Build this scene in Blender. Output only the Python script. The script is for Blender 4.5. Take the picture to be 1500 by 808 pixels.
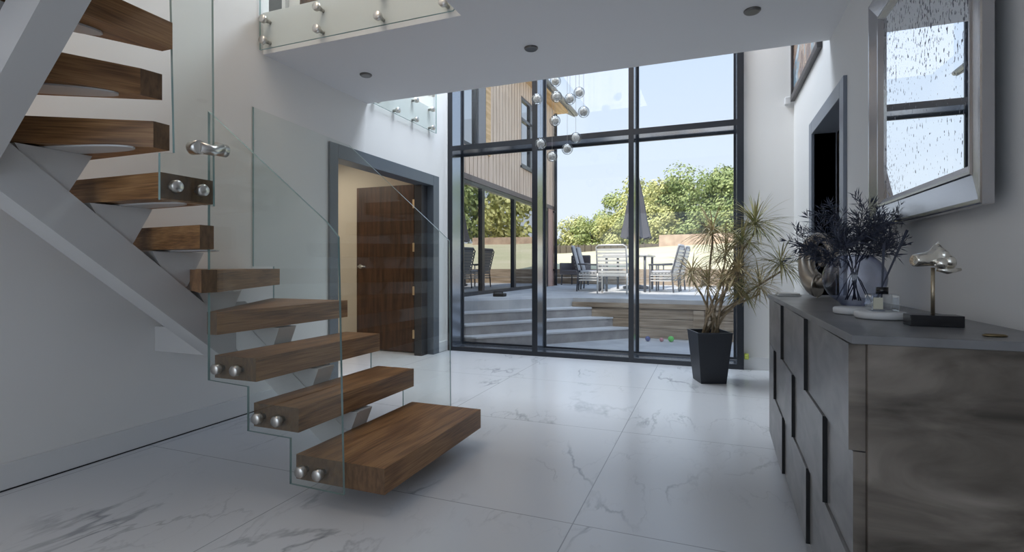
import bpy, bmesh, math, random
from mathutils import Vector, Matrix
R = math.radians
random.seed(7)
for o in list(bpy.data.objects): bpy.data.objects.remove(o, do_unlink=True)
scn = bpy.context.scene
col = scn.collection

# ------------------------------------------------------------------ camera
cam = bpy.data.cameras.new('camera'); co = bpy.data.objects.new('camera', cam); col.objects.link(co)
co.location = (0, 0, 1.0); co.rotation_euler = (R(90), 0, R(21.15))
cam.sensor_width = 36; cam.lens = 36 * 752 / 1500; cam.shift_y = -14 / 1500; cam.clip_start = .02; cam.clip_end = 400
scn.camera = co
# ------------------------------------------------------------------ view
scn.view_settings.view_transform = 'Standard'; scn.view_settings.look = 'None'
scn.view_settings.gamma = 1; scn.view_settings.use_curve_mapping = False
scn.view_settings.exposure = 0.0
# ------------------------------------------------------------------ sky
w = bpy.data.worlds.new('sky'); scn.world = w; w.use_nodes = True
nt = w.node_tree; bg = nt.nodes['Background']
tc = nt.nodes.new('ShaderNodeTexCoord'); sx = nt.nodes.new('ShaderNodeSeparateXYZ'); rp = nt.nodes.new('ShaderNodeValToRGB')
nt.links.new(tc.outputs['Generated'], sx.inputs[0]); nt.links.new(sx.outputs['Z'], rp.inputs[0]); nt.links.new(rp.outputs[0], bg.inputs[0])
cr = rp.color_ramp; cr.elements[0].position = 0.0; cr.elements[0].color = (.82, .89, .96, 1)
cr.elements[1].position = 1.0; cr.elements[1].color = (.36, .56, .92, 1)
e = cr.elements.new(.13); e.color = (.74, .84, .96, 1)
e = cr.elements.new(.42); e.color = (.60, .74, .95, 1)
bg.inputs[1].default_value = 1.13
# ------------------------------------------------------------------ sun and added fill lights
def sun(name, d, energy, colr, ang):
    l = bpy.data.lights.new(name, 'SUN'); l.energy = energy; l.color = colr; l.angle = R(ang)
    o = bpy.data.objects.new(name, l); col.objects.link(o); o.location = (8, -8, 14)
    o.rotation_euler = Vector(d).to_track_quat('-Z', 'Y').to_euler(); return o
sun('sun', (.25, .62, -.95), 5.0, (1, .95, .86), .6)
def area(name, loc, d, sx_, sy_, energy, colr):
    l = bpy.data.lights.new(name, 'AREA'); l.shape = 'RECTANGLE'; l.size = sx_; l.size_y = sy_; l.energy = energy; l.color = colr
    o = bpy.data.objects.new(name, l); col.objects.link(o); o.location = loc
    o.rotation_euler = Vector(d).to_track_quat('-Z', 'Y').to_euler(); return o
area('rear_fill', (-1.1, -2.42, 1.35), (0, 1, 0), 3.4, 2.1, 35, (.70, .83, 1))  # fill panel added behind the viewpoint, standing in for glazing
area('void_fill', (-1.45, 4.75, 4.93), (0, 0, -1), 2.4, 1.2, 150, (.78, .88, 1))  # added fill panel below the closed ceiling of the void
area('stair_fill', (-2.15, .3, 4.93), (0, 0, -1), 1.4, 3.6, 60, (1, .86, .71))  # warm fill added over the stairwell; the ceiling there is solid
area('side_room_fill', (-4.6, 4.3, 2.3), (0, 0, -1), 1.4, 1.4, 20, (1, .90, .78))  # unseen warm fill added to light the side room
area('gallery_fill', (-4.4, 4.7, 4.9), (0, 0, -1), 1.6, 1.2, 50, (.92, .96, 1))  # added fill that brightens the gallery behind its glass
area('cloakroom_fill', (1.7, 4.2, 2.45), (0, 0, -1), .3, .3, 2.5, (1, .85, .7))  # weak unseen fill added so the door leaf shows
area('upper_corridor_fill', (-4.2, 3.0, 4.9), (0, 0, -1), 1.2, 2.0, 22, (1, .97, .9))  # unseen fill added for the upstairs corridor

# ------------------------------------------------------------------ materials
def newmat(name):
    m = bpy.data.materials.new(name); m.use_nodes = True
    return m, m.node_tree.nodes, m.node_tree.links, m.node_tree.nodes['Principled BSDF']
def P(name, c, rough=.5, metal=0, spec=.5, bump=0, bscale=200):
    m, n, l, b = newmat(name)
    b.inputs['Base Color'].default_value = (*c, 1); b.inputs['Roughness'].default_value = rough
    b.inputs['Metallic'].default_value = metal; b.inputs['Specular IOR Level'].default_value = spec
    if bump:
        t = n.new('ShaderNodeTexCoord'); z = n.new('ShaderNodeTexNoise'); z.inputs['Scale'].default_value = bscale
        u = n.new('ShaderNodeBump'); u.inputs['Strength'].default_value = bump; u.inputs['Distance'].default_value = .01
        l.new(t.outputs['Object'], z.inputs['Vector']); l.new(z.outputs[0], u.inputs['Height']); l.new(u.outputs[0], b.inputs['Normal'])
    return m
def noisy(name, c1, c2, scale=4, stretch=(1, 1, 1), rough=.6, rot=(0, 0, 0), detail=6, p0=.35, p1=.65, bump=.0, dist=0, metal=0, spec=.5, mid=None, coord='Object'):
    m, n, l, b = newmat(name)
    t = n.new('ShaderNodeTexCoord'); mp = n.new('ShaderNodeMapping'); mp.inputs['Scale'].default_value = stretch; mp.inputs['Rotation'].default_value = rot
    z = n.new('ShaderNodeTexNoise'); z.inputs['Scale'].default_value = scale; z.inputs['Detail'].default_value = detail; z.inputs['Distortion'].default_value = dist
    r = n.new('ShaderNodeValToRGB'); r.color_ramp.elements[0].position = p0; r.color_ramp.elements[1].position = p1
    r.color_ramp.elements[0].color = (*c1, 1); r.color_ramp.elements[1].color = (*c2, 1)
    if mid: e = r.color_ramp.elements.new((p0 + p1) / 2); e.color = (*mid, 1)
    l.new(t.outputs[coord], mp.inputs[0]); l.new(mp.outputs[0], z.inputs['Vector']); l.new(z.outputs[0], r.inputs[0]); l.new(r.outputs[0], b.inputs['Base Color'])
    b.inputs['Roughness'].default_value = rough; b.inputs['Metallic'].default_value = metal; b.inputs['Specular IOR Level'].default_value = spec
    if bump:
        u = n.new('ShaderNodeBump'); u.inputs['Strength'].default_value = bump; u.inputs['Distance'].default_value = .01
        l.new(z.outputs[0], u.inputs['Height']); l.new(u.outputs[0], b.inputs['Normal'])
    return m
def oak(name, ang, base=1.0):
    # straight grain plus cathedral figure, running along local direction `ang` (degrees from X)
    m, n, l, b = newmat(name)
    t = n.new('ShaderNodeTexCoord'); mr = n.new('ShaderNodeMapping'); mr.inputs['Rotation'].default_value = (0, 0, R(-ang))
    ms = n.new('ShaderNodeMapping'); ms.inputs['Scale'].default_value = (.9, 5, 5)
    l.new(t.outputs['Object'], mr.inputs[0]); l.new(mr.outputs[0], ms.inputs[0])
    z = n.new('ShaderNodeTexNoise'); z.inputs['Scale'].default_value = 1.1; z.inputs['Detail'].default_value = 2
    wv = n.new('ShaderNodeMath'); wv.operation = 'MULTIPLY'; wv.inputs[1].default_value = 34
    sn = n.new('ShaderNodeMath'); sn.operation = 'SINE'
    l.new(ms.outputs[0], z.inputs['Vector']); l.new(z.outputs[0], wv.inputs[0]); l.new(wv.outputs[0], sn.inputs[0])
    m2 = n.new('ShaderNodeMapping'); m2.inputs['Scale'].default_value = (4, 110, 110); l.new(mr.outputs[0], m2.inputs[0])
    z2 = n.new('ShaderNodeTexNoise'); z2.inputs['Scale'].default_value = 1.5; z2.inputs['Detail'].default_value = 5; l.new(m2.outputs[0], z2.inputs['Vector'])
    a1 = n.new('ShaderNodeMath'); a1.operation = 'MULTIPLY_ADD'; a1.inputs[1].default_value = .12; l.new(sn.outputs[0], a1.inputs[0]); l.new(z2.outputs[0], a1.inputs[2])
    r = n.new('ShaderNodeValToRGB'); r.color_ramp.elements[0].position = .22; r.color_ramp.elements[1].position = .80
    k = base * .92
    r.color_ramp.elements[0].color = (.135 * k, .058 * k, .018 * k, 1); r.color_ramp.elements[1].color = (.42 * k, .225 * k, .092 * k, 1)
    e = r.color_ramp.elements.new(.5); e.color = (.275 * k, .133 * k, .048 * k, 1)
    l.new(a1.outputs[0], r.inputs[0]); l.new(r.outputs[0], b.inputs['Base Color'])
    b.inputs['Roughness'].default_value = .42
    u = n.new('ShaderNodeBump'); u.inputs['Strength'].default_value = .12; u.inputs['Distance'].default_value = .004
    l.new(z2.outputs[0], u.inputs['Height']); l.new(u.outputs[0], b.inputs['Normal'])
    return m
def thin_glass(name, tint, f0=.045, rough=0.0):
    m, n, l, b = newmat(name); n.remove(b)
    lw = n.new('ShaderNodeLayerWeight'); lw.inputs[0].default_value = .5
    pw = n.new('ShaderNodeMath'); pw.operation = 'POWER'; pw.inputs[1].default_value = 5
    ma = n.new('ShaderNodeMath'); ma.operation = 'MULTIPLY_ADD'; ma.inputs[1].default_value = 1 - f0; ma.inputs[2].default_value = f0
    tr = n.new('ShaderNodeBsdfTransparent'); tr.inputs[0].default_value = (*tint, 1)
    gl = n.new('ShaderNodeBsdfGlossy'); gl.inputs['Roughness'].default_value = rough
    mx = n.new('ShaderNodeMixShader'); out = n['Material Output']
    l.new(lw.outputs['Facing'], pw.inputs[0]); l.new(pw.outputs[0], ma.inputs[0]); l.new(ma.outputs[0], mx.inputs[0])
    l.new(tr.outputs[0], mx.inputs[1]); l.new(gl.outputs[0], mx.inputs[2]); l.new(mx.outputs[0], out.inputs[0])
    return m
def edge_glass(name, mid, rim, f0=.05):
    # thick-walled hollow glass: darker where one looks along the wall
    m = thin_glass(name, mid, f0); n, l = m.node_tree.nodes, m.node_tree.links
    lw = next(q for q in n if q.type == 'LAYER_WEIGHT'); tr = next(q for q in n if q.type == 'BSDF_TRANSPARENT')
    r = n.new('ShaderNodeValToRGB'); r.color_ramp.elements[0].position = .35; r.color_ramp.elements[1].position = .95
    r.color_ramp.elements[0].color = (*mid, 1); r.color_ramp.elements[1].color = (*rim, 1)
    l.new(lw.outputs['Facing'], r.inputs[0]); l.new(r.outputs[0], tr.inputs[0]); return m
def real_glass(name, c=(1, 1, 1), ior=1.45, rough=0):
    m, n, l, b = newmat(name)
    b.inputs['Base Color'].default_value = (*c, 1); b.inputs['Transmission Weight'].default_value = 1
    b.inputs['IOR'].default_value = ior; b.inputs['Roughness'].default_value = rough
    return m
def emit(name, c, s):
    m, n, l, b = newmat(name)
    b.inputs['Emission Color'].default_value = (*c, 1); b.inputs['Emission Strength'].default_value = s
    b.inputs['Base Color'].default_value = (*c, 1); return m

def marble():
    m, n, l, b = newmat('marble_tiles')
    t = n.new('ShaderNodeTexCoord')
    # large tiles 1.19 m, laid from (-0.19, 0.38)
    sep = n.new('ShaderNodeSeparateXYZ'); l.new(t.outputs['Object'], sep.inputs[0])
    def cell(sock, off):
        a = n.new('ShaderNodeMath'); a.operation = 'SUBTRACT'; a.inputs[1].default_value = off; l.new(sock, a.inputs[0])
        d = n.new('ShaderNodeMath'); d.operation = 'DIVIDE'; d.inputs[1].default_value = 1.19; l.new(a.outputs[0], d.inputs[0])
        f = n.new('ShaderNodeMath'); f.operation = 'FLOOR'; l.new(d.outputs[0], f.inputs[0])
        g = n.new('ShaderNodeMath'); g.operation = 'PINGPONG'; g.inputs[1].default_value = .5; l.new(d.outputs[0], g.inputs[0])
        k = n.new('ShaderNodeMath'); k.operation = 'LESS_THAN'; k.inputs[1].default_value = .0019; l.new(g.outputs[0], k.inputs[0])
        return f.outputs[0], k.outputs[0]
    fx, gx = cell(sep.outputs[0], -.19); fy, gy = cell(sep.outputs[1], .38)
    cb = n.new('ShaderNodeCombineXYZ'); l.new(fx, cb.inputs[0]); l.new(fy, cb.inputs[1])
    wn = n.new('ShaderNodeTexWhiteNoise'); wn.noise_dimensions = '3D'; l.new(cb.outputs[0], wn.inputs['Vector'])
    sc = n.new('ShaderNodeVectorMath'); sc.operation = 'SCALE'; sc.inputs['Scale'].default_value = 9; l.new(wn.outputs['Color'], sc.inputs[0])
    ad = n.new('ShaderNodeVectorMath'); ad.operation = 'ADD'; l.new(t.outputs['Object'], ad.inputs[0]); l.new(sc.outputs[0], ad.inputs[1])
    def vein(scale, width, seedoff, strength, rot):
        mp = n.new('ShaderNodeMapping'); mp.inputs['Location'].default_value = (seedoff, seedoff * 2, 0); mp.inputs['Rotation'].default_value = (0, 0, rot); mp.inputs['Scale'].default_value = (1, .42, 1)
        l.new(ad.outputs[0], mp.inputs[0])
        z = n.new('ShaderNodeTexNoise'); z.inputs['Scale'].default_value = scale; z.inputs['Detail'].default_value = 7; z.inputs['Roughness'].default_value = .52; z.inputs['Distortion'].default_value = .35
        l.new(mp.outputs[0], z.inputs['Vector'])
        s = n.new('ShaderNodeMath'); s.operation = 'SUBTRACT'; s.inputs[1].default_value = .5; l.new(z.outputs[0], s.inputs[0])
        a = n.new('ShaderNodeMath'); a.operation = 'ABSOLUTE'; l.new(s.outputs[0], a.inputs[0])
        mr = n.new('ShaderNodeMapRange'); mr.inputs[1].default_value = 0; mr.inputs[2].default_value = width; mr.inputs[3].default_value = strength; mr.inputs[4].default_value = 0
        l.new(a.outputs[0], mr.inputs[0])
        z3 = n.new('ShaderNodeTexNoise'); z3.inputs['Scale'].default_value = 1.6; z3.inputs['Detail'].default_value = 3; l.new(ad.outputs[0], z3.inputs['Vector'])
        mk = n.new('ShaderNodeMapRange'); mk.inputs[1].default_value = .47; mk.inputs[2].default_value = .66; l.new(z3.outputs[0], mk.inputs[0])
        mu = n.new('ShaderNodeMath'); mu.operation = 'MULTIPLY'; l.new(mr.outputs[0], mu.inputs[0]); l.new(mk.outputs[0], mu.inputs[1])
        return mu.outputs[0]
    v1 = vein(1.0, .0085, 3.1, .75, -.5); v2 = vein(2.3, .009, 8.7, .45, .4); v3 = vein(4.5, .010, 5.5, .20, -.3)
    s1 = n.new('ShaderNodeMath'); s1.operation = 'MAXIMUM'; l.new(v1, s1.inputs[0]); l.new(v2, s1.inputs[1])
    s2 = n.new('ShaderNodeMath'); s2.operation = 'ADD'; s2.use_clamp = True; l.new(s1.outputs[0], s2.inputs[0]); l.new(v3, s2.inputs[1])
    mx = n.new('ShaderNodeMix'); mx.data_type = 'RGBA'; l.new(s2.outputs[0], mx.inputs[0])
    mx.inputs[6].default_value = (.66, .672, .695, 1); mx.inputs[7].default_value = (.20, .21, .24, 1)
    gm = n.new('ShaderNodeMath'); gm.operation = 'MAXIMUM'; l.new(gx, gm.inputs[0]); l.new(gy, gm.inputs[1])
    gs = n.new('ShaderNodeMath'); gs.operation = 'MULTIPLY'; gs.inputs[1].default_value = .8; l.new(gm.outputs[0], gs.inputs[0])
    m2 = n.new('ShaderNodeMix'); m2.data_type = 'RGBA'; l.new(gs.outputs[0], m2.inputs[0]); l.new(mx.outputs[2], m2.inputs[6]); m2.inputs[7].default_value = (.26, .27, .29, 1)
    l.new(m2.outputs[2], b.inputs['Base Color'])
    z4 = n.new('ShaderNodeTexNoise'); z4.inputs['Scale'].default_value = 3; z4.inputs['Detail'].default_value = 4; l.new(t.outputs['Object'], z4.inputs['Vector'])
    rr = n.new('ShaderNodeMapRange'); rr.inputs[3].default_value = .20; rr.inputs[4].default_value = .26; l.new(z4.outputs[0], rr.inputs[0]); l.new(rr.outputs[0], b.inputs['Roughness'])
    b.inputs['Specular IOR Level'].default_value = .55
    return m

def mirror_mat():
    # silvered glass with an aged speckle that thickens towards the top
    m, n, l, b = newmat('speckled_mirror')
    t = n.new('ShaderNodeTexCoord'); mp = n.new('ShaderNodeMapping'); mp.inputs['Scale'].default_value = (1, 1, .5)
    l.new(t.outputs['Object'], mp.inputs[0])
    z = n.new('ShaderNodeTexNoise'); z.inputs['Scale'].default_value = 95; z.inputs['Detail'].default_value = 2; l.new(mp.outputs[0], z.inputs['Vector'])
    z2 = n.new('ShaderNodeTexNoise'); z2.inputs['Scale'].default_value = 3.4; z2.inputs['Detail'].default_value = 4; l.new(t.outputs['Object'], z2.inputs['Vector'])
    sep = n.new('ShaderNodeSeparateXYZ'); l.new(t.outputs['Object'], sep.inputs[0])
    hr = n.new('ShaderNodeMapRange'); hr.inputs[1].default_value = .05; hr.inputs[2].default_value = .75; hr.inputs[3].default_value = -.07; hr.inputs[4].default_value = .02; l.new(sep.outputs[2], hr.inputs[0])
    zz = n.new('ShaderNodeMath'); zz.operation = 'MULTIPLY_ADD'; zz.inputs[1].default_value = .34; l.new(z2.outputs[0], zz.inputs[0]); l.new(z.outputs[0], zz.inputs[2])
    a = n.new('ShaderNodeMath'); a.operation = 'ADD'; l.new(zz.outputs[0], a.inputs[0]); l.new(hr.outputs[0], a.inputs[1])
    g = n.new('ShaderNodeMapRange'); g.inputs[1].default_value = .765; g.inputs[2].default_value = .80; l.new(a.outputs[0], g.inputs[0])
    b.inputs['Base Color'].default_value = (.93, .95, .97, 1); b.inputs['Metallic'].default_value = 1; b.inputs['Roughness'].default_value = .0
    d = n.new('ShaderNodeBsdfPrincipled'); d.inputs['Base Color'].default_value = (.13, .13, .16, 1); d.inputs['Roughness'].default_value = .5; d.inputs['Metallic'].default_value = .6
    mx = n.new('ShaderNodeMixShader'); l.new(g.outputs[0], mx.inputs[0]); l.new(b.outputs[0], mx.inputs[1]); l.new(d.outputs[0], mx.inputs[2])
    l.new(mx.outputs[0], n['Material Output'].inputs[0]); return m

M = {}
M['wall'] = P('wall_paint', (.76, .75, .735), .75, bump=.03, bscale=120)
M['ceil'] = P('ceiling_paint', (.72, .715, .72), .8)
M['skirt'] = P('skirting_paint', (.70, .70, .70), .45)
M['floor'] = marble()
M['frame'] = P('anthracite_aluminium', (.014, .017, .024), .3, spec=.5)
M['reveal'] = P('frame_side_sky_sheen', (.36, .40, .46), .16, .85)  # paler version of the frame metal, bringing out sky reflection on its sides
M['doorframe'] = P('grey_door_frame', (.105, .125, .15), .38)
M['steel'] = P('grey_steel_paint', (.56, .555, .55), .42)
M['inox'] = P('brushed_steel', (.62, .60, .57), .28, 1)
M['pane'] = thin_glass('window_glass', (.97, .98, .98), .05)
M['glass'] = thin_glass('balustrade_glass', (.955, .975, .965), .05)
M['edge'] = P('glass_edge', (.26, .38, .37), .08, spec=1)
M['oak_y'] = oak('oak_along_y', 90); M['oak_x'] = oak('oak_along_x', 0); M['oak_30'] = oak('oak_30', 30); M['oak_60'] = oak('oak_60', 60); M['oak_120'] = oak('oak_120', 120); M['oak_150'] = oak('oak_150', 150)
M['oak_end'] = noisy('oak_end_grain', (.095, .050, .024), (.165, .090, .042), 60, (1, 1, .4), .5)
M['walnut'] = noisy('walnut_door', (.035, .014, .007), (.10, .042, .020), 5, (6, 6, .5), .35, detail=5)
M['ceramic'] = noisy('oxidised_ceramic', (.050, .042, .034), (.235, .205, .175), 3.6, (1, 1, 2.4), .5, detail=13, p0=.36, p1=.68, dist=.7, mid=(.135, .115, .096), spec=.3)
M['ceramic_front'] = noisy('grey_ceramic_front', (.15, .145, .14), (.25, .24, .235), 5, (1, 1, 2.5), .34, detail=8, p0=.35, p1=.65, dist=.7)
M['ceramic_top'] = noisy('grey_ceramic_top', (.12, .12, .125), (.20, .20, .205), 6, (1, 1, 1), .3, detail=8)
M['black'] = P('black_gap', (.006, .006, .007), .7)
M['blackgloss'] = P('black_gloss', (.006, .006, .008), .25)
M['planter'] = P('charcoal_planter', (.020, .023, .030), .45)
M['soil'] = noisy('soil', (.02, .014, .009), (.06, .04, .025), 40, rough=.9)
M['leaf'] = noisy('dracaena_leaf', (.20, .23, .09), (.46, .40, .20), 9, rough=.45, p0=.35, p1=.6)
M['leafdry'] = noisy('dracaena_dry_leaf', (.34, .30, .15), (.60, .47, .27), 9, rough=.5, p0=.35, p1=.6)
M['stem'] = noisy('dracaena_stem', (.20, .15, .09), (.36, .28, .18), 14, (1, 1, 3), .7)
M['silver'] = P('silver_leaf', (.78, .75, .68), .25, 1, bump=.5, bscale=35)
M['silverart'] = P('silver_ring_finish', (.42, .38, .33), .34, 1, bump=.15, bscale=30)
M['mframe'] = P('silver_mirror_frame', (.46, .45, .46), .24, 1)
M['mirror'] = mirror_mat()
M['vase'] = edge_glass('smoked_blue_glass', (.80, .83, .92), (.30, .33, .50), .07)
M['clear'] = thin_glass('clear_glass', (.90, .92, .93), .08)
M['globe'] = edge_glass('globe_glass', (.86, .87, .87), (.30, .31, .33), .07)
M['globe_in'] = noisy('bubbled_core', (.50, .49, .47), (.95, .94, .92), 70, rough=.25, p0=.40, p1=.62)
M['sprig'] = P('dark_sprig', (.045, .052, .080), .5)
M['white'] = P('white_stone', (.62, .62, .62), .4)
M['label'] = P('cream_label', (.55, .53, .42), .6)
M['brass'] = P('pale_brass', (.75, .58, .36), .35, .9)
M['paving'] = noisy('pale_paving', (.42, .42, .43), (.55, .55, .55), 3, rough=.7)
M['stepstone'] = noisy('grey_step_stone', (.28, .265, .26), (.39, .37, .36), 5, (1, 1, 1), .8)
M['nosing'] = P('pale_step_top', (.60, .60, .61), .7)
M['sleeper'] = noisy('timber_sleeper', (.20, .145, .095), (.50, .40, .30), 3, (.6, .6, 9), .85, p0=.3, p1=.7)
M['brick'] = P('pink_brick', (.50, .32, .26), .85)
M['clad'] = noisy('larch_cladding', (.60, .45, .35), (.77, .62, .50), 6, (5, 5, .3), .75)
M['clad_dark'] = P('cladding_gap', (.12, .08, .06), .9)
M['soffit'] = noisy('golden_soffit', (.56, .34, .15), (.76, .52, .28), 5, (4, .4, 4), .6)
M['roof'] = P('grey_roof', (.22, .23, .25), .7)
M['lawn'] = noisy('dry_lawn', (.60, .58, .36), (.74, .66, .46), .35, rough=.95, detail=8)
M['darkfab'] = P('charcoal_canvas', (.085, .085, .10), .8, bump=.1, bscale=60)
M['cush'] = P('pale_grey_cushion', (.50, .50, .52), .9)
M['alu_l'] = P('pale_aluminium', (.62, .60, .57), .4, .3)
M['alu_d'] = P('dark_aluminium', (.06, .062, .075), .45)
M['rattan'] = P('grey_rattan', (.13, .12, .13), .8, bump=.5, bscale=90)
M['bark'] = noisy('bark', (.08, .06, .04), (.18, .14, .10), 8, rough=.95)
LEAFC = [((.26, .33, .11), (.52, .56, .24)), ((.40, .42, .15), (.72, .70, .34)), ((.20, .27, .10), (.44, .50, .22)), ((.46, .42, .20), (.74, .68, .40))]
for i, (a_, b_) in enumerate(LEAFC): M['fol%d' % i] = noisy('foliage_%s' % 'abcd'[i], a_, b_, 1.1, rough=.8, p0=.35, p1=.65)

# ------------------------------------------------------------------ helpers
def box(bm, x0, x1, y0, y1, z0, z1, mi=0, bev=0):
    vs = [bm.verts.new(p) for p in ((x0,y0,z0),(x1,y0,z0),(x1,y1,z0),(x0,y1,z0),(x0,y0,z1),(x1,y0,z1),(x1,y1,z1),(x0,y1,z1))]
    fs = [bm.faces.new([vs[i] for i in f]) for f in ((3,2,1,0),(4,5,6,7),(0,1,5,4),(1,2,6,5),(2,3,7,6),(3,0,4,7))]
    for f in fs: f.material_index = mi
    if bev: bmesh.ops.bevel(bm, geom=list({e for f in fs for e in f.edges}), offset=bev, segments=2, profile=.5, affect='EDGES')
    return fs
def prism(bm, pts, z0, z1, mi=0, bev=0, side_mi=None):
    lo = [bm.verts.new((x, y, z0)) for x, y in pts]; hi = [bm.verts.new((x, y, z1)) for x, y in pts]
    n = len(pts); a = sum(pts[i][0] * pts[(i + 1) % n][1] - pts[(i + 1) % n][0] * pts[i][1] for i in range(n))
    order = list(range(n)) if a > 0 else list(range(n))[::-1]
    fs = [bm.faces.new([lo[i] for i in order[::-1]]), bm.faces.new([hi[i] for i in order])]
    for k in range(n):
        i, j = order[k], order[(k + 1) % n]
        f = bm.faces.new([lo[i], lo[j], hi[j], hi[i]]); fs.append(f)
        key = i if a > 0 else j
        if side_mi and key in side_mi: f.material_index = side_mi[key]
        else: f.material_index = mi
    fs[0].material_index = fs[1].material_index = mi
    if bev: bmesh.ops.bevel(bm, geom=list({e for f in fs for e in f.edges}), offset=bev, segments=2, profile=.5, affect='EDGES')
def slab(bm, pts, axis, c0, c1, mi=0, edge_mi=0):
    # polygon pts extruded along axis: 'y' -> pts are (x,z); 'x' -> pts are (y,z)
    mk = (lambda p, c: (p[0], c, p[1])) if axis == 'y' else (lambda p, c: (c, p[0], p[1]))
    a = [bm.verts.new(mk(p, c0)) for p in pts]; b = [bm.verts.new(mk(p, c1)) for p in pts]
    f = [bm.faces.new(a), bm.faces.new(b[::-1])]
    for g in f: g.material_index = mi
    n = len(pts)
    for i in range(n):
        g = bm.faces.new([a[i], b[i], b[(i+1) % n], a[(i+1) % n]]); g.material_index = edge_mi
    bmesh.ops.recalc_face_normals(bm, faces=bm.faces)
def tube(bm, pts, rad, seg=10, mi=0, caps=True):
    pts = [Vector(p) for p in pts]; n = len(pts); rr = rad if isinstance(rad, (list, tuple)) else [rad] * n
    rings = []
    t0 = (pts[1] - pts[0]).normalized(); up = Vector((0, 0, 1)) if abs(t0.z) < .9 else Vector((1, 0, 0))
    nx = t0.cross(up).normalized()
    for i, p in enumerate(pts):
        t = (pts[min(i+1, n-1)] - pts[max(i-1, 0)]).normalized()
        nx = (nx - t * nx.dot(t)).normalized(); ny = t.cross(nx)
        rings.append([bm.verts.new(p + (nx * math.cos(2*math.pi*k/seg) + ny * math.sin(2*math.pi*k/seg)) * rr[i]) for k in range(seg)])
    for i in range(n - 1):
        for k in range(seg):
            f = bm.faces.new([rings[i][k], rings[i][(k+1) % seg], rings[i+1][(k+1) % seg], rings[i+1][k]]); f.material_index = mi; f.smooth = True
    if caps:
        for r_, q in ((rings[0][::-1], 0), (rings[-1], 1)):
            f = bm.faces.new(r_); f.material_index = mi
def lathe(bm, prof, c=(0, 0, 0), seg=32, mi=0, axis='z', smooth=True):
    rings = []
    for r_, h in prof:
        rg = []
        for k in range(seg):
            a = 2 * math.pi * k / seg; x, y = r_ * math.cos(a), r_ * math.sin(a)
            p = (x, y, h) if axis == 'z' else ((x, h, y) if axis == 'y' else (h, x, y))
            rg.append(bm.verts.new((p[0]+c[0], p[1]+c[1], p[2]+c[2])))
        rings.append(rg)
    fs = []
    for i in range(len(rings) - 1):
        for k in range(seg):
            f = bm.faces.new([rings[i][k], rings[i][(k+1) % seg], rings[i+1][(k+1) % seg], rings[i+1][k]]); f.smooth = smooth; f.material_index = mi; fs.append(f)
    if prof[0][0] > 1e-4: fs.append(bm.faces.new(rings[0][::-1]))
    if prof[-1][0] > 1e-4: fs.append(bm.faces.new(rings[-1]))
    for f in fs: f.material_index = mi
    bmesh.ops.recalc_face_normals(bm, faces=fs)
def wpos(o):
    p = Vector((0, 0, 0))
    while o: p += o.location; o = o.parent
    return p
def obj(name, bm, mats, parent=None, world=True, merge=True):
    """link bm as one mesh object; geometry is given in world coordinates (world=True) or in the parent's own space"""
    if merge: bmesh.ops.remove_doubles(bm, verts=bm.verts, dist=1e-6)
    if not isinstance(mats, (list, tuple)): mats = [mats]
    if parent is None:
        xs = [v.co for v in bm.verts]
        org = Vector(((min(v.x for v in xs)+max(v.x for v in xs))/2, (min(v.y for v in xs)+max(v.y for v in xs))/2, min(v.z for v in xs)))
        bmesh.ops.translate(bm, verts=bm.verts, vec=-org)
    else:
        org = Vector((0, 0, 0))
        if world: bmesh.ops.translate(bm, verts=bm.verts, vec=-wpos(parent))
    me = bpy.data.meshes.new(name); bm.to_mesh(me); bm.free()
    for m in mats: me.materials.append(m)
    o = bpy.data.objects.new(name, me); col.objects.link(o); o.location = org; o.parent = parent
    return o
def tag(o, label, cat, group=None, kind=None):
    o['label'] = label; o['category'] = cat
    if group: o['group'] = group
    if kind: o['kind'] = kind
    return o
def thing(name, label, cat, loc=(0, 0, 0), group=None, rz=0):
    o = bpy.data.objects.new(name, None); col.objects.link(o); o.location = loc; o.rotation_euler = (0, 0, rz); o.empty_display_size = .1
    return tag(o, label, cat, group)
def struct(o, label=None, cat=None):
    o['kind'] = 'structure'
    if label: o['label'] = label
    if cat: o['category'] = cat
    return o
def sroot(name, label, cat, loc):
    return struct(thing(name, label, cat, loc))
def copy_tree(o, parent=None):
    c = o.copy(); col.objects.link(c); c.parent = parent
    for ch in list(o.children): copy_tree(ch, c)
    return c
def BM(): return bmesh.new()

XL, XR, YB = -2.95, .735, 5.50
ZC = 2.497; ZS = 2.79; ZT = 5.0
# ================================================================== ROOM SHELL
b = BM(); box(b, -6.2, 3.2, -2.6, 5.735, -.12, 0); struct(obj('floor', b, M['floor']), 'white marble tiled floor with grey veins', 'floor')
# left wall, in panels around the door opening and the upstairs openings
b = BM(); T = .14
box(b, XL-T, XL, -2.5, 3.50, 0, ZC); box(b, XL-T, XL, 5.13, 5.66, 0, ZC); box(b, XL-T, XL, 3.50, 5.13, 1.925, ZC)
box(b, XL-T, XL, -2.5, 2.80, ZC, ZT); box(b, XL-T, XL, 2.80, 5.66, ZC, ZS); box(b, XL-T, XL, 5.14, 5.66, ZS, ZT); box(b, XL-T, XL, 2.80, 5.14, 4.75, ZT); box(b, XL-T, XL, 3.83, 3.97, ZS, 4.75)
struct(obj('wall_left', b, M['wall']), 'white painted left wall beside the staircase', 'wall')
b = BM()
box(b, XR, XR+T, -2.5, 3.56, 0, ZT); box(b, XR, XR+T, 4.47, 5.66, 0, ZT); box(b, XR, XR+T, 3.56, 4.47, 2.01, ZT)
struct(obj('wall_right', b, M['wall']), 'white painted right wall with the large mirror', 'wall')
b = BM(); box(b, .30, XR, YB, YB+.235, 0, ZT); box(b, XL, .30, YB, YB+.235, 4.9, ZT)
box(b, -6.1, XL-.0, YB+.0, YB+.16, 0, ZT)
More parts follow.
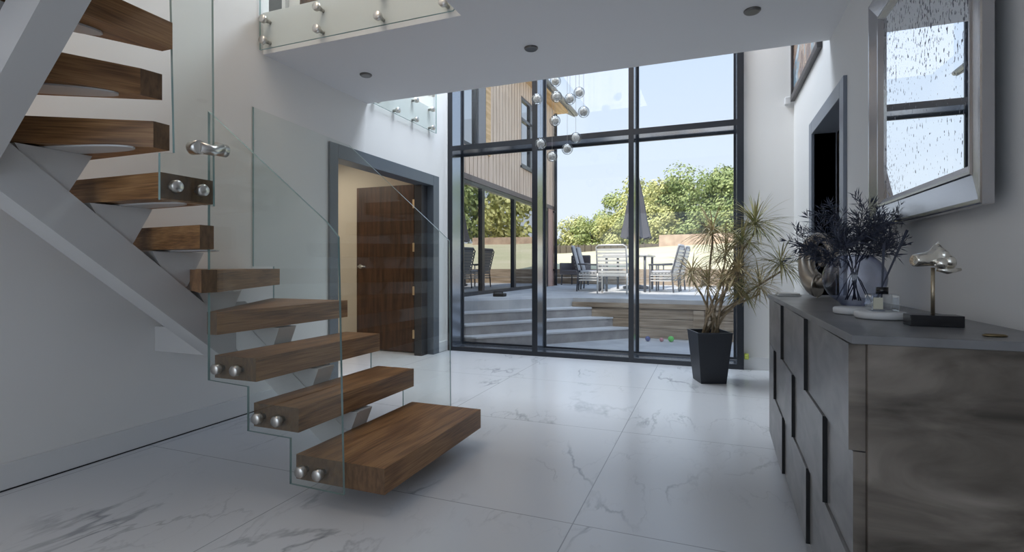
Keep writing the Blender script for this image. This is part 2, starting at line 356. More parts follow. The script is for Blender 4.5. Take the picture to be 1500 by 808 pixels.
struct(obj('wall_back', b, M['wall']), 'narrow white wall pier right of the tall window', 'wall')
b = BM(); box(b, XL-T, XR+T, -2.6, -2.5, 0, ZT); struct(obj('wall_front', b, M['wall']), 'wall behind the viewpoint', 'wall')
b = BM(); box(b, XL-T, XR+T, -2.6, 5.9, ZT, ZT+.2); box(b, -6.1, XL-T, 2.0, 5.9, ZT, ZT+.2); struct(obj('ceiling', b, M['ceil']), 'high white ceiling above the stairwell and the window void', 'ceiling')
# first floor slab: ceiling of the hall
b = BM(); box(b, XL, -1.39, 2.75, 3.93, ZC, ZS)
struct(obj('ceiling', b, M['ceil']), 'lowered white landing slab between the stairwell and the window void', 'ceiling')
b = BM(); box(b, -1.39, XR, -2.5, 3.93, ZC, ZS)
struct(obj('ceiling', b, M['ceil']), 'lowered white landing slab over the hall', 'ceiling')
# side room behind the left door, upstairs corridor
b = BM(); box(b, -6.1, -6.0, 2.6, YB, 0, ZC); box(b, -6.0, XL-T, 2.6, 2.7, 0, ZC); box(b, -6.0, XL-T, 5.34, 5.44, 0, ZC)
struct(obj('wall_side_room', b, P('cream_paint', (.60, .53, .43), .8)), 'cream walls of the room beyond the left doorway', 'wall')
b = BM(); box(b, -6.1, XL-T, 2.6, YB, ZC, ZS); struct(obj('ceiling_side_room', b, M['ceil']), 'white ceiling of the side room', 'ceiling')
b = BM(); box(b, -6.1, XL-T, 3.85, 3.95, ZS, ZT); box(b, -6.1, -6.0, 2.0, 3.85, ZS, ZT); box(b, -6.1, XL-T, 2.0, 2.1, ZS, ZT); box(b, -6.1, -6.0, 3.95, YB, ZS, ZT)
struct(obj('wall_upper_corridor', b, M['wall']), 'white walls of the upstairs corridor', 'wall')
# room beyond the right doorway
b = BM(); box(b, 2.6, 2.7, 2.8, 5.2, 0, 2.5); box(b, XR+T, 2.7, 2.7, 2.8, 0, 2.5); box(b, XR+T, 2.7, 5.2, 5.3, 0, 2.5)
struct(obj('wall_cloakroom', b, P('unlit_room_blue', (.03, .032, .045), .8)), 'walls of the room beyond the right doorway, coloured dark as if unlit', 'wall')  # near-black colour stands in for the darkness of the unlit room
b = BM(); box(b, XR+T, 2.7, 2.7, 5.3, 2.5, 2.6); struct(obj('ceiling_cloakroom', b, M['black']), 'ceiling of the cloakroom, coloured black as if unlit', 'ceiling')  # black colour carries the same darkness overhead
# skirtings
def skirt(name, boxes, label):
    b = BM()
    for q in boxes: box(b, *q)
    struct(obj(name, b, M['skirt']), label, 'skirting board')
skirt('baseboard_left', [(XL, XL+.018, -2.5, 3.41, .006, .12), (XL, XL+.018, 5.24, YB-.06, .006, .12)], 'white skirting board along the left wall')
b = BM(); box(b, XL+.0185, XL+.0215, -2.5, 3.41, .0005, .005); struct(obj('skirting_shade_strip', b, M['black']), 'black strip standing in for the shadow line under the left skirting', 'trim')  # shade under the skirting put in as a black strip
skirt('baseboard_right', [(XR-.018, XR, -2.5, 3.45, 0, .12), (XR-.018, XR, 4.58, YB, 0, .12)], 'white skirting board along the right wall')
skirt('baseboard_back', [(.30, XR-.018, YB-.018, YB, 0, .12)], 'white skirting board under the pier beside the window')

# ================================================================== DOORS
r = sroot('door_1', 'grey framed doorway in the left wall with an open dark walnut door', 'door', (XL, 4.3, 0))
b = BM()
box(b, XL-T-.01, XL+.02, 3.41, 3.513, 0, 2.035, bev=.003); box(b, XL-T-.01, XL+.02, 5.11, 5.238, 0, 2.035, bev=.003); box(b, XL-T-.01, XL+.02, 3.5135, 5.1095, 1.915, 2.035, bev=.003)
box(b, XL-T-.01, XL-.05, 3.5135, 3.535, 0, 1.914)
obj('door_frame', b, M['doorframe'], r)
b = BM(); box(b, XL-T-.012, XL-.06, 4.98, 5.109, 0, 1.914); obj('door_jamb', b, P('dark_jamb', (.03, .03, .034), .4), r)
b = BM(); box(b, -3.99, -3.19, 5.11, 5.155, .01, 1.945, bev=.002)
lf = obj('door_leaf', b, M['walnut'], r)
b = BM(); tube(b, [(-3.93, 5.108, 1.0), (-3.93, 5.06, 1.0), (-3.82, 5.055, 1.0)], .009); lathe(b, [(.026, 0), (.026, .008)], (-3.93, 5.098, 1.0), 20, axis='y'); obj('door_handle', b, M['inox'], lf)
for z in (.22, .72, 1.22, 1.72):
    b = BM(); box(b, -3.20, -3.11, 5.095, 5.1085, z-.05, z+.05, bev=.002); tube(b, [(-3.155, 5.095, z-.055), (-3.155, 5.095, z+.055)], .009); obj('hinge', b, M['brass'], lf)
r = sroot('door_2', 'grey framed doorway in the right wall, dark inside', 'door', (XR, 4.0, 0))
b = BM()
for (y0, y1, z0, z1) in ((3.46, 3.56, 0, 2.105), (4.47, 4.576, 0, 2.105), (3.5605, 4.4695, 2.005, 2.105)): box(b, XR-.02, XR+T+.01, y0, y1, z0, z1, bev=.003)
obj('door_frame', b, P('pale_grey_frame', (.20, .225, .27), .3), r)
b = BM(); box(b, .900, .940, 4.30, 4.75, .01, 2.0, bev=.002); lf = obj('door_leaf', b, M['walnut'], r)
b = BM(); lathe(b, [(.02, 0), (.024, .01), (.024, .03), (.01, .05)], (.86, 4.36, 1.0), 16, axis='x'); obj('door_knob', b, M['inox'], lf)
# upstairs door in the corridor
r = sroot('door_3', 'dark brown door in the upstairs corridor above the stairs', 'door', (-3.5, 3.84, ZS))
b = BM(); box(b, -3.62, -2.96, 3.80, 3.849, ZS+.005, 4.72, bev=.002); lf = obj('door_leaf', b, M['walnut'], r)
b = BM(); lathe(b, [(.02, 0), (.022, .03)], (-3.56, 3.77, 3.8), 14, axis='y'); obj('door_knob', b, M['inox'], lf)
r = sroot('window_2', 'grey glazed opening at the far end of the upstairs corridor', 'window', (-4.1, 3.84, 3.0))
b = BM(); box(b, -4.22, -4.16, 3.80, 3.849, 2.8, 4.7); box(b, -3.84, -3.80, 3.80, 3.849, 2.8, 4.7); obj('window_frame', b, M['skirt'], r)
b = BM(); box(b, -4.159, -3.841, 3.83, 3.845, 2.8, 4.7); obj('pane', b, P('frosted_grey', (.10, .11, .12), .3), r)

# ================================================================== WINDOW WALL
r = sroot('window_1', 'tall dark-framed window wall with six panes looking onto the garden', 'window', (-1.3, YB, 0))
yf0, yf1 = YB-.06, YB+.235
xs = [(-2.93, -2.865), (-1.865, -1.800), (-.800, -.745), (.238, .300)]
b = BM()
for i, (x0, x1) in enumerate(xs):
    b = BM(); box(b, x0, x1, yf0, yf1, 0, 4.9)
    for f in b.faces:
        if abs(f.normal.x) > .9 or abs(sum((v.co.x for v in f.verts))/4-x0) < 1e-5 or abs(sum((v.co.x for v in f.verts))/4-x1) < 1e-5: f.material_index = 1
    obj('mullion', b, [M['frame'], M['reveal']], r)
b = BM()
for i in range(3):
    b = BM(); box(b, xs[i][1], xs[i+1][0], yf0+.004, yf1, 2.372, 2.433)
    b.normal_update()
    for f in b.faces:
        if abs(f.normal.z) > .9: f.material_index = 1
    obj('transom', b, [M['frame'], M['reveal']], r)
b = BM()
for i in range(3):
    box(b, xs[i][1], xs[i+1][0], yf0, yf1, 0, .048); box(b, xs[i][1], xs[i+1][0], yf0+.02, yf1-.046, .048, .0505, 1); box(b, xs[i][1], xs[i+1][0], yf0, yf1, 4.84, 4.9)
    for (z0, z1) in ((.0551, 2.3719), (2.4331, 4.84)):
        x0, x1 = xs[i][1], xs[i+1][0]; w_ = .02
        for q in ((x0, x0+w_, z0, z1), (x1-w_, x1, z0, z1), (x0+w_, x1-w_, z0, z0+w_), (x0+w_, x1-w_, z1-w_, z1)): box(b, q[0], q[1], yf1-.045, yf1-.02, q[2], q[3])
obj('window_frame', b, [M['frame'], M['reveal']], r)
for i in range(3):
    for (z0, z1) in ((.075, 2.355), (2.465, 4.82)):
        b = BM(); v = [b.verts.new(p) for p in ((xs[i][1]+.02, yf1-.03, z0), (xs[i+1][0]-.02, yf1-.03, z0), (xs[i+1][0]-.02, yf1-.03, z1), (xs[i][1]+.02, yf1-.03, z1))]; b.faces.new(v)
        obj('pane', b, M['pane'], r)
b = BM(); box(b, XL, .30, yf0-.0, YB-.061+.001, 0, .001)
b.free()
b = BM(); box(b, XL, -2.93, yf0, yf1, 0, 4.9); struct(obj('trim_2', b, M['skirt']), 'white trim strip left of the window frame', 'trim')

# ================================================================== STAIRCASE
RS, TH = .197, .104
YN, YF = 1.716, 2.63
st = thing('staircase', 'floating oak staircase with grey steel stringer and glass balustrades winding up at the left', 'staircase', (-2.0, 2.1, 0))
XI, XW = -2.06, -2.93
def tread(n_, pts, mat, ends, bolts=None, plate=None):
    z = RS * n_; b = BM(); prism(b, pts, z-TH, z, 0, .0025 if not ends else 0, {i: 1 for i in ends})
    o = obj('tread', b, [mat, M['oak_end']], st)
    if bolts:
        for (x, y, ax) in bolts:
            b = BM(); zc = z - TH*.52
            if ax == 'y': lathe(b, [(.012, .03), (.012, -.024), (.023, -.024), (.024, -.027), (.024, -.044), (.021, -.049), (0.0001, -.049)], (x, y, zc), 24, axis='y')
            else: lathe(b, [(.012, -.03), (.012, .024), (.024, .024), (.025, .027), (.025, .046), (.022, .051), (.0001, .051)], (x, y, zc), 24, axis='x')
            obj('standoff_bolt', b, M['inox'], o)
    if plate:   # rounded steel plate screwed under the tread
        (cx, cy), ang, L, W = plate
        pp = []
        for k in range(24):
            a = 2*math.pi*k/24; ca, sa = math.cos(a), math.sin(a)
            px = L/2*(abs(ca)**.75)*(1 if ca > 0 else -1); py = W/2*(abs(sa)**.9)*(1 if sa > 0 else -1)
            pp.append((cx+px*math.cos(ang)-py*math.sin(ang), cy+px*math.sin(ang)+py*math.cos(ang)))
        b = BM(); prism(b, pp, z-TH-.007, z-TH-.0005)
        obj('support_plate', b, M['steel'], o)
    return o
xt = [-1.206, -1.642, -1.883, -2.123]
ym = 2.17
tread(1, [(xt[0], YN), (xt[0], YF), (xt[1]-.012, YF), (xt[1]-.012, YN)], M['oak_y'], [3], [(xt[0]-.30, YN, 'y'), (xt[1]+.045, YN, 'y')], ((-1.45, ym), R(90), .6, .12))
tread(2, [(xt[1], YN), (xt[1], YF), (xt[2]-.012, YF), (xt[2]-.012, YN)], M['oak_y'], [3], [(xt[1]-.085, YN, 'y'), (xt[2]+.045, YN, 'y')], ((-1.77, ym), R(90), .6, .12))
tread(3, [(xt[2], YN), (xt[2], YF), (xt[3]-.012, YF), (xt[3]-.012, YN)], M['oak_y'], [3], [(xt[2]-.085, YN, 'y'), (xt[3]+.040, YN, 'y')], ((-2.0, ym), R(90), .6, .12))
tread(4, [(xt[3], YN), (xt[3], YF), (-2.745, YF), (-2.20, 1.745), (-2.185, YN)], M['oak_y'], [4], None, ((-2.33, 2.2), R(100), .6, .12))
tread(5, [(-2.12, 1.715), (-2.645, 2.60), (XW, 2.60), (XW, 2.10), (-2.12, 1.637)], M['oak_120'], [4], None, ((-2.5, 2.1), R(140), .7, .12))
tread(6, [(-2.082, 1.668), (-2.082, 1.60), (XW, 1.68), (XW, 2.16)], M['oak_x'], [0], None, ((-2.42, 1.77), R(172), .55, .12))
tread(7, [(XI, 1.413), (XI, 1.648), (XW, 1.70), (XW, 1.413)], M['oak_x'], [0], [(XI, 1.452, 'x'), (XI, 1.568, 'x')], ((-2.42, 1.55), R(180), .62, .12))
tread(8, [(XI, 1.45), (XI, 1.385), (XW, .87), (XW, 1.45)], M['oak_30'], [0], None, ((-2.42, 1.28), R(192), .62, .12))
tread(9, [(XI, 1.42), (-2.075, 1.345), (-2.54, .50), (XW, .50), (XW, .93)], M['oak_60'], [0], None, ((-2.38, 1.12), R(215), .62, .12))
tread(10, [(XI, 1.42), (-2.00, 1.42), (-2.00, .50), (-2.58, .50)], M['oak_y'], [0], None, ((-2.22, .98), R(245), .55, .12))
tread(11, [(-2.02, 1.42), (-1.78, 1.42), (-1.78, .50), (-2.02, .50)], M['oak_y'], [], None, ((-1.9, .98), R(90), .6, .12))
tread(12, [(-1.80, 1.42), (-1.56, 1.42), (-1.56, .50), (-1.80, .50)], M['oak_y'], [], None, ((-1.68, .98), R(90), .6, .12))
tread(13, [(-1.58, 1.42), (-1.40, 1.42), (-1.40, .50), (-1.58, .50)], M['oak_y'], [], None, ((-1.49, .98), R(90), .4, .12))
# stringer: sloping box beams, mitred at the turns
def beam(p, q, wd, dp, bm):
    # p, q are points on the top centre line
    p, q = Vector(p), Vector(q); d = (q-p); h = Vector((d.x, d.y, 0)).normalized(); s = Vector((-h.y, h.x, 0)) * wd/2
    vs = []
    for c in (p, q):
        for zz in (0, -dp):
            for sg in (-1, 1): vs.append(bm.verts.new(c + s*sg + Vector((0, 0, zz))))
    for f in ((0,1,3,2),(4,6,7,5),(0,4,5,1),(2,3,7,6),(0,2,6,4),(1,5,7,3)): bm.faces.new([vs[i] for i in f])
    bmesh.ops.recalc_face_normals(bm, faces=bm.faces)
cx_, cy_ = -2.50, 2.02
b = BM(); beam((-1.46, 2.14, .02), (cx_-.0, 2.14, .80), .13, .19, b)
box(b, -1.62, -1.42, 2.06, 2.22, 0, .012)
obj('stringer', b, M['steel'], st)
b = BM(); beam((-2.49, 2.10, .635), (-2.49, .93, 1.60), .14, .205, b); obj('stringer', b, M['steel'], st)
b = BM(); beam((-2.49, .985, 1.446), (-1.40, .985, 2.446), .11, .20, b); obj('stringer', b, M['steel'], st)
# folded pedestals carrying each tread
def pedestal(c, ang, zt, hgt, wtop=.30, wbot=.08, th=.12):
    c = Vector((c[0], c[1], 0)); d = Vector((math.cos(ang), math.sin(ang), 0)); s = Vector((-d.y, d.x, 0))*th/2
    b = BM(); vs = []
    for zz, w_ in ((zt, wtop), (zt-hgt, wbot)):
        for sg in (-1, 1):
            for e_ in (-1, 1): vs.append(b.verts.new(c + d*(w_/2*e_ + (.0 if zz == zt else 0)) + s*sg + Vector((0, 0, zz))))
    for f in ((0,1,3,2),(4,6,7,5),(0,4,5,1),(2,3,7,6),(0,2,6,4),(1,5,7,3)): b.faces.new([vs[i] for i in f])
    bmesh.ops.recalc_face_normals(b, faces=b.faces); obj('pedestal', b, M['steel'], st)
zu = lambda n_: RS*n_ - TH - .008
for n_, c in ((1, (-1.47, 2.14)), (2, (-1.74, 2.14)), (3, (-1.98, 2.14)), (4, (-2.24, 2.14))): pedestal(c, 0, zu(n_), .10 if n_ == 1 else .19, .24)
for n_, c in ((5, (-2.49, 1.99)), (6, (-2.49, 1.76)), (7, (-2.49, 1.50)), (8, (-2.49, 1.25))): pedestal(c, R(90), zu(n_), .17, .26)
for n_, c in ((9, (-2.40, .985)), (10, (-2.24, .985)), (11, (-1.92, .985)), (12, (-1.7, .985)), (13, (-1.5, .985))): pedestal(c, 0, zu(n_), .24, .2, .08, .10)
b = BM(); box(b, XL+.001, -2.555, 1.99, 2.13, .52, .66); obj('wall_bracket', b, M['steel'], st)
# glass balustrades
def gpanel(pts, axis, c0, c1): 
    b = BM(); slab(b, pts, axis, c0, c1, 0, 1); return obj('glass_panel', b, [M['glass'], M['edge']], st)
g1 = gpanel([(-2.135, 1.707), (-1.464, 1.182), (-1.405, 1.120), (-1.378, .080), (-1.655, .083), (-1.655, .275), (-1.895, .279), (-1.895, .472), (-2.135, .482)], 'y', YN-.036, YN-.024)
g2 = gpanel([(-3.0+.055, 2.10), (-2.134, 1.765), (-1.493, 1.215), (-1.421, 1.150), (-1.412, .13), (-1.736, .13), (-1.736, .32), (-1.969, .32), (-1.969, .515), (-2.20, .515), (-2.20, .71), (-2.76, .71), (-2.76, 1.0), (-2.945, 1.0)], 'y', YF+.024, YF+.036)
XG = XI+.03
g3 = gpanel([(1.622, .72), (1.622, 1.69), (1.609, 2.9), (1.0, 3.4), (1.0, 2.15), (1.43, 1.80), (1.442, 1.464), (1.384, 1.444), (1.384, .95), (1.5, .72)][2:3] + [(.9, 3.5), (.9, 2.5), (1.428, 2.10), (1.442, 1.458), (1.384, 1.447), (1.384, 1.262), (1.622, 1.262)], 'x', XG, XG+.012)
# clamp joining two panels over the corner
b = BM()
tube(b, [(XG-.012, 1.535, 1.50), (XG+.035, 1.535, 1.50)], .029, 20); tube(b, [(-2.06, YN-.055, 1.525), (-2.06, YN-.006, 1.525)], .029, 20)
tube(b, [(XG+.022, 1.535, 1.50), (XG+.026, 1.60, 1.50), (-2.03, YN-.058, 1.525), (-2.06, YN-.05, 1.525)], [.026, .022, .022, .026], 16)
obj('glass_clamp', b, M['inox'], st)

# ================================================================== LANDING BALUSTRADES
lb = thing('glass_balustrade', 'glass balustrade panel bolted to the landing edge above the hall', 'balustrade', (-2.18, 2.72, 2.5))
b = BM(); slab(b, [(-2.94, 2.512), (-1.425, 2.515), (-1.405, 2.535), (-1.405, 3.72), (-2.94, 3.72)], 'y', 2.708, 2.72, 0, 1); obj('glass_panel', b, [M['glass'], M['edge']], lb)
for x in (-2.883, -2.418, -1.938, -1.477):
    for z in (2.563, 2.708):
        b = BM(); lathe(b, [(.013, .03), (.013, -.002), (.026, -.002), (.028, -.006), (.028, -.024), (.024, -.03), (.0001, -.03)], (x, 2.70, z), 20, axis='y'); lathe(b, [(.011, 0), (.011, .029)], (x, 2.7205, z), 16, axis='y'); obj('standoff_bolt', b, M['inox'], lb)
lb = thing('glass_balustrade', 'glass balustrade of the upstairs gallery above the left doorway', 'balustrade', (XL+.03, 4.5, 2.5))
b = BM(); slab(b, [(3.96, 2.512), (5.14, 2.512), (5.14, 3.75), (3.96, 3.75)], 'x', XL+.03, XL+.042, 0, 1); obj('glass_panel', b, [M['glass'], M['edge']], lb)
for y in (4.02, 4.345, 4.69, 5.03):
    for z in (2.55, 2.755, 2.92):
        if z > 2.9 and y < 5: continue
        b = BM(); lathe(b, [(.013, -.041), (.013, .0), (.026, .0), (.028, .004), (.028, .024), (.024, .03), (.0001, .03)], (XL+.042, y, z), 20, axis='x'); obj('standoff_bolt', b, M['inox'], lb)

# ================================================================== DOWNLIGHTS
where = ['leftmost of the three recessed downlights in the lowered ceiling', 'middle one of the three recessed downlights in the lowered ceiling', 'rightmost of the three recessed downlights in the lowered ceiling']
for (x, y), lab in zip(((-2.509, 3.325), (-1.147, 3.328), (.227, 3.307)), where):
    d = thing('downlight', lab, 'light fixture', (x, y, ZC), 'recessed ceiling downlights')
    b = BM(); lathe(b, [(.030, -.012), (.040, -.014), (.047, -.006), (.047, -.0005), (.030, -.0005)], (x, y, ZC), 28); obj('bezel', b, P('satin_nickel', (.16, .155, .15), .35, .9), d)
    b = BM(); lathe(b, [(.0001, -.004), (.0295, -.006), (.0295, -.0005)], (x, y, ZC), 24); obj('lens', b, P('lamp_lens', (.05, .05, .055), .2), d)

# ================================================================== CHANDELIER
ch = thing('pendant_cluster', 'cluster of clear glass globe pendants on thin wires in front of the window', 'chandelier', (-1.31, 4.66, 4.9))
b = BM(); lathe(b, [(.0001, -.04), (.33, -.04), (.34, -.03), (.34, 0)], (-1.31, 4.66, ZT-.001), 40); obj('canopy', b, M['inox'], ch)
globes = [(-1.39, 4.75, 2.777), (-1.337, 4.6, 2.577), (-1.22, 4.65, 2.556), (-1.17, 4.8, 2.657), (-1.091, 4.65, 2.423), (-1.526, 4.6, 2.577), (-1.409, 4.8, 2.413), (-1.474, 4.55, 2.14), (-1.246, 4.65, 2.095), (-1.203, 4.8, 2.228), (-1.453, 4.85, 2.081), (-1.30, 4.60, 3.10), (-1.15, 4.55, 3.25)]
for (x, y, z) in globes:
    b = BM(); lathe(b, [(.0001, -.053)] + [(.053*math.sin(math.pi*k/14), -.053*math.cos(math.pi*k/14)) for k in range(1, 14)] + [(.0001, .053)], (x, y, z), 24)
    g = obj('globe', b, M['globe'], ch)
    b = BM(); lathe(b, [(.0001, -.038)] + [(.038*math.sin(math.pi*k/8), -.038*math.cos(math.pi*k/8)) for k in range(1, 8)] + [(.0001, .038)], (x, y, z), 14); obj('bubble_core', b, M['globe_in'], g)
    b = BM(); tube(b, [(x, y, z+.053), (x, y, ZT-.03)], .0014, 6); obj('wire', b, M['inox'], ch)

# ================================================================== SIDEBOARD
DX, DN, DF, DZ = .300, 1.400, 3.262, .842
sb = thing('sideboard', 'grey stone-effect sideboard with staggered raised front panels along the right wall', 'sideboard', (.51, 2.33, 0))
b = BM(); box(b, DX+.035, XR-.022, DN-.014, DN+.02, .035, DZ-.0205); obj('side_panel', b, M['ceramic'], sb)
b = BM(); box(b, DX+.035, XR-.022, DF-.03, DF, .035, DZ-.0205); obj('side_panel', b, M['ceramic'], sb)
b = BM(); box(b, DX+.036, XR-.024, DN+.0205, DF-.0305, .04, DZ-.021); obj('carcass', b, M['black'], sb)
b = BM(); box(b, DX+.003, XR-.020, DN-.016, DF+.004, DZ-.020, DZ, bev=.001); obj('top_panel', b, M['ceramic_top'], sb)
b = BM(); box(b, DX+.09, XR-.08, DN+.06, DF-.06, 0, .04); obj('plinth', b, M['black'], sb)
rows = [(.573, .8205, [1.400, 2.018, 2.650, 3.262]), (.322, .571, [1.400, 1.700, 2.305, 2.930, 3.262]), (.065, .320, [1.400, 1.975, 2.600, 3.262])]
for ri, (z0, z1, ys_) in enumerate(rows):
    for i in range(len(ys_)-1):
        y0, y1 = ys_[i], ys_[i+1]
        xn = DX if not (i == 0 and ri == 1) else DX+.009      # near end stands proud, far end lies back
        xf = DX+.012
        b = BM(); prism(b, [(xn, y0), (DX+.034, y0), (DX+.034, y1-.004), (xf, y1-.004)], z0, z1-.001, 0, 0, {0: 1 if i else 2})
        obj('front_panel', b, [M['ceramic_front'], M['black'], M['ceramic']], sb)

# ---- things on the sideboard
def tsolid(name, label, cat, bm, mat, group=None): return tag(obj(name, bm, mat), label, cat, group)
# round smoked vase
vx, vy, vr = .540, 2.43, .112
b = BM(); prof = []
for k in range(1, 23):
    a = math.pi*k/24; prof.append((vr*math.sin(a), DZ+.001+vr*.97-vr*.97*math.cos(a)))
prof = [(.0001, DZ+.0015), (.045, DZ+.0015)] + [p for p in prof if p[1] > DZ+.008 and p[0] > .045]
prof = [p for p in prof if not (p[1] > DZ+vr and p[0] < .052)]; lathe(b, prof, (vx, vy, 0), 48)
# open the mouth
bmesh.ops.delete(b, geom=[f for f in b.faces if len(f.verts) > 4 and f.calc_center_median().z > DZ+.1], context='FACES')
tag(obj('vase', b, M['vase']), 'round smoky blue glass vase holding dark sprigs on the sideboard', 'vase')
# dark sprigs
random.seed(11)
def leafblade(b, p, d, L, w_, up):
    d = d.normalized(); s = d.cross(up); s = s.normalized() if s.length > .05 else Vector((1, 0, 0))
    pts = [p, p+d*L*.5+up*L*.05, p+d*L+up*L*.16]
    v0 = b.verts.new(pts[0]); a1 = b.verts.new(pts[1]+s*w_); a2 = b.verts.new(pts[1]-s*w_); v1 = b.verts.new(pts[2])
    c = b.verts.new(pts[1]+s.cross(d)*w_*.5)
    for t_ in ((v0, a1, c), (v0, c, a2), (a1, v1, c), (c, v1, a2)): b.faces.new(t_)
base = Vector((vx, vy, DZ+.04))
tips = [(-.20, .00, .20), (-.14, -.06, .27), (-.06, .05, .33), (.02, -.04, .33), (.06, .03, .30), (.13, -.06, .31), (.10, .02, .22), (-.15, .06, .16), (.03, -.14, .27), (-.07, -.12, .20), (.09, -.16, .18), (-.02, .14, .25)]
for ti, (tx, ty, tz) in enumerate(tips):
    b = BM(); tx = min(tx, .12)
    top = Vector((vx+tx, vy+ty, DZ+.05+tz)); mouth = Vector((vx+tx*.15, vy+ty*.15, DZ+.178)); st0 = Vector((vx-tx*.30+random.uniform(-.035, .035), vy-ty*.30+random.uniform(-.035, .035), DZ+.022))
    path = [st0, (st0+mouth)/2+Vector((random.uniform(-.012, .012), random.uniform(-.012, .012), 0)), mouth, mouth.lerp(top, .5)+Vector((0, 0, .02)), top]
    tube(b, path, [.0022, .0022, .002, .0017, .001], 6)
    def twig(p, d, L, depth):
        q = p + d*L; tube(b, [p, (p+q)/2+Vector((0, 0, L*.06)), q], [.0013, .001, .0007], 5)
        nl = 11 if depth else 13
        for k in range(nl):
            f = (k+1.2)/(nl+.5); pp = p.lerp(q, f)
            ax = d.cross(Vector((random.uniform(-1, 1), random.uniform(-1, 1), random.uniform(-1, 1)))).normalized()
            leafblade(b, pp, (d*.9+ax*.9), random.uniform(.026, .046), .0025, ax)
        leafblade(b, q, d, .03, .0028, d.cross(Vector((0, 0, 1))).normalized() if abs(d.z) < .95 else Vector((1, 0, 0)))
    for k in range(15):
        f = .25+.75*k/14; p = mouth.lerp(top, f); d0 = (top-mouth).normalized()
        ax = Vector((random.uniform(-1, 1), random.uniform(-1, 1), random.uniform(-.5, .9))).normalized()
        twig(p, (d0*.6+ax*.8).normalized(), random.uniform(.05, .09), k % 2)
    for v in b.verts:
        if v.co.x > XR-.05: v.co.x = XR-.05 - (v.co.x-XR+.05)*.0
    tag(obj('leafy_sprig', b, M['sprig'], merge=False), 'dark blue-black artificial leafy sprig standing in the round glass vase', 'sprig', 'dark sprigs in the round vase')
# spiral ring sculpture
rs = thing('spiral_sculpture', 'silver spiral ring sculpture behind the glass vase on the sideboard', 'sculpture', (.505, 2.93, DZ))
b = BM(); cz = DZ+.140; n_ = 110; rings = []
for k in range(n_):
    f = k/(n_-1); a = R(-95) - f*R(720) ; rad = .125*(1-f)**.72 + .012
    if f < .5: rad = .125 - .03*f
    wdt = (.036*(1-f)+.008)*(.55+.75*max(0, math.cos(a+R(90)))*(1-f))+.004; thk = .035*(1-f)+.010
    c = Vector((.505+rad*.80*math.cos(a)*.55, 2.93-rad*.80*math.cos(a)*.6, cz+rad*1.0*math.sin(a)))
    rd = Vector((math.cos(a)*.55*.9, -math.cos(a)*.62, math.sin(a)*1.0)).normalized(); ax = Vector((.74, .67, 0))
    rings.append([b.verts.new(c+rd*wdt*math.cos(t)+ax*thk*math.sin(t)) for t in [2*math.pi*j/12 for j in range(12)]])
for i in range(n_-1):
    for j in range(12):
        f = b.faces.new([rings[i][j], rings[i][(j+1) % 12], rings[i+1][(j+1) % 12], rings[i+1][j]]); f.smooth = True
b.faces.new(rings[0][::-1]); b.faces.new(rings[-1]); bmesh.ops.recalc_face_normals(b, faces=b.faces)
mz = min(v.co.z for v in b.verts); bmesh.ops.translate(b, verts=b.verts, vec=(0, 0, DZ+.001-mz))
obj('spiral_ring', b, M['silverart'], rs)
# far end coasters
b = BM(); box(b, .335, .445, 3.06, 3.19, DZ+.0005, DZ+.008, bev=.002); box(b, .34, .44, 3.065, 3.185, DZ+.0105-.002, DZ+.016, bev=.002)
tsolid('coaster_stack', 'small flat silver tray at the far end of the sideboard', 'tray', b, M['inox'])
# round stone coasters / tray
b = BM(); lathe(b, [(.0001, 0), (.052, 0), (.056, .004), (.056, .018), (.052, .022), (.0001, .022)], (.440, 2.00, DZ+.001), 36)
tsolid('stone_dish', 'round white stone dish below the glass vase', 'dish', b, M['white'])
b = BM(); lathe(b, [(.0001, 0), (.062, 0), (.067, .004), (.067, .018), (.062, .022), (.0001, .022)], (.478, 1.850, DZ+.001), 36)
tsolid('stone_dish', 'round white stone dish under the reed diffuser', 'dish', b, M['white'])
# reed diffuser
zd = DZ+.0235
df = thing('reed_diffuser', 'square glass reed diffuser with a black collar on the white dish', 'diffuser', (.483, 1.85, zd))
b = BM(); box(b, .447, .518, 1.815, 1.885, zd+.0005, zd+.052, bev=.004); obj('glass_bottle', b, M['clear'], df)
b = BM(); box(b, .452, .476, 1.813, 1.8145, zd+.008, zd+.042); obj('paper_label', b, M['label'], df)
b = BM(); lathe(b, [(.016, 0), (.016, .02), (.005, .0205)], (.483, 1.85, zd+.052), 20); obj('collar', b, M['blackgloss'], df)
for (dx_, dy_, dz_) in ((.085, .03, .20), (.078, .02, .202), (.012, .012, .16), (.008, .016, .155)):
    b = BM(); p = Vector((.483, 1.85, zd+.073)); d = Vector((dx_, dy_, dz_)); tube(b, [p-d*.30, p+d*.85], .0022, 7)
    tag(obj('diffuser_reed', b, M['sprig']), 'thin black reed stick in the square glass diffuser', 'reed', 'reeds in the diffuser')
# metal sculpture on stand
ms = thing('metal_sculpture', 'silver metal sculpture on a brass rod and black block base', 'sculpture', (.55, 1.66, DZ))
b = BM(); box(b, .492, .608, 1.645, 1.70, DZ+.0005, DZ+.030, bev=.001); obj('base', b, M['blackgloss'], ms)
b = BM(); tube(b, [(.552, 1.68, DZ+.030), (.552, 1.68, DZ+.155)], .0045, 14); obj('rod', b, P('dull_brass', (.42, .35, .25), .4, .9), ms)
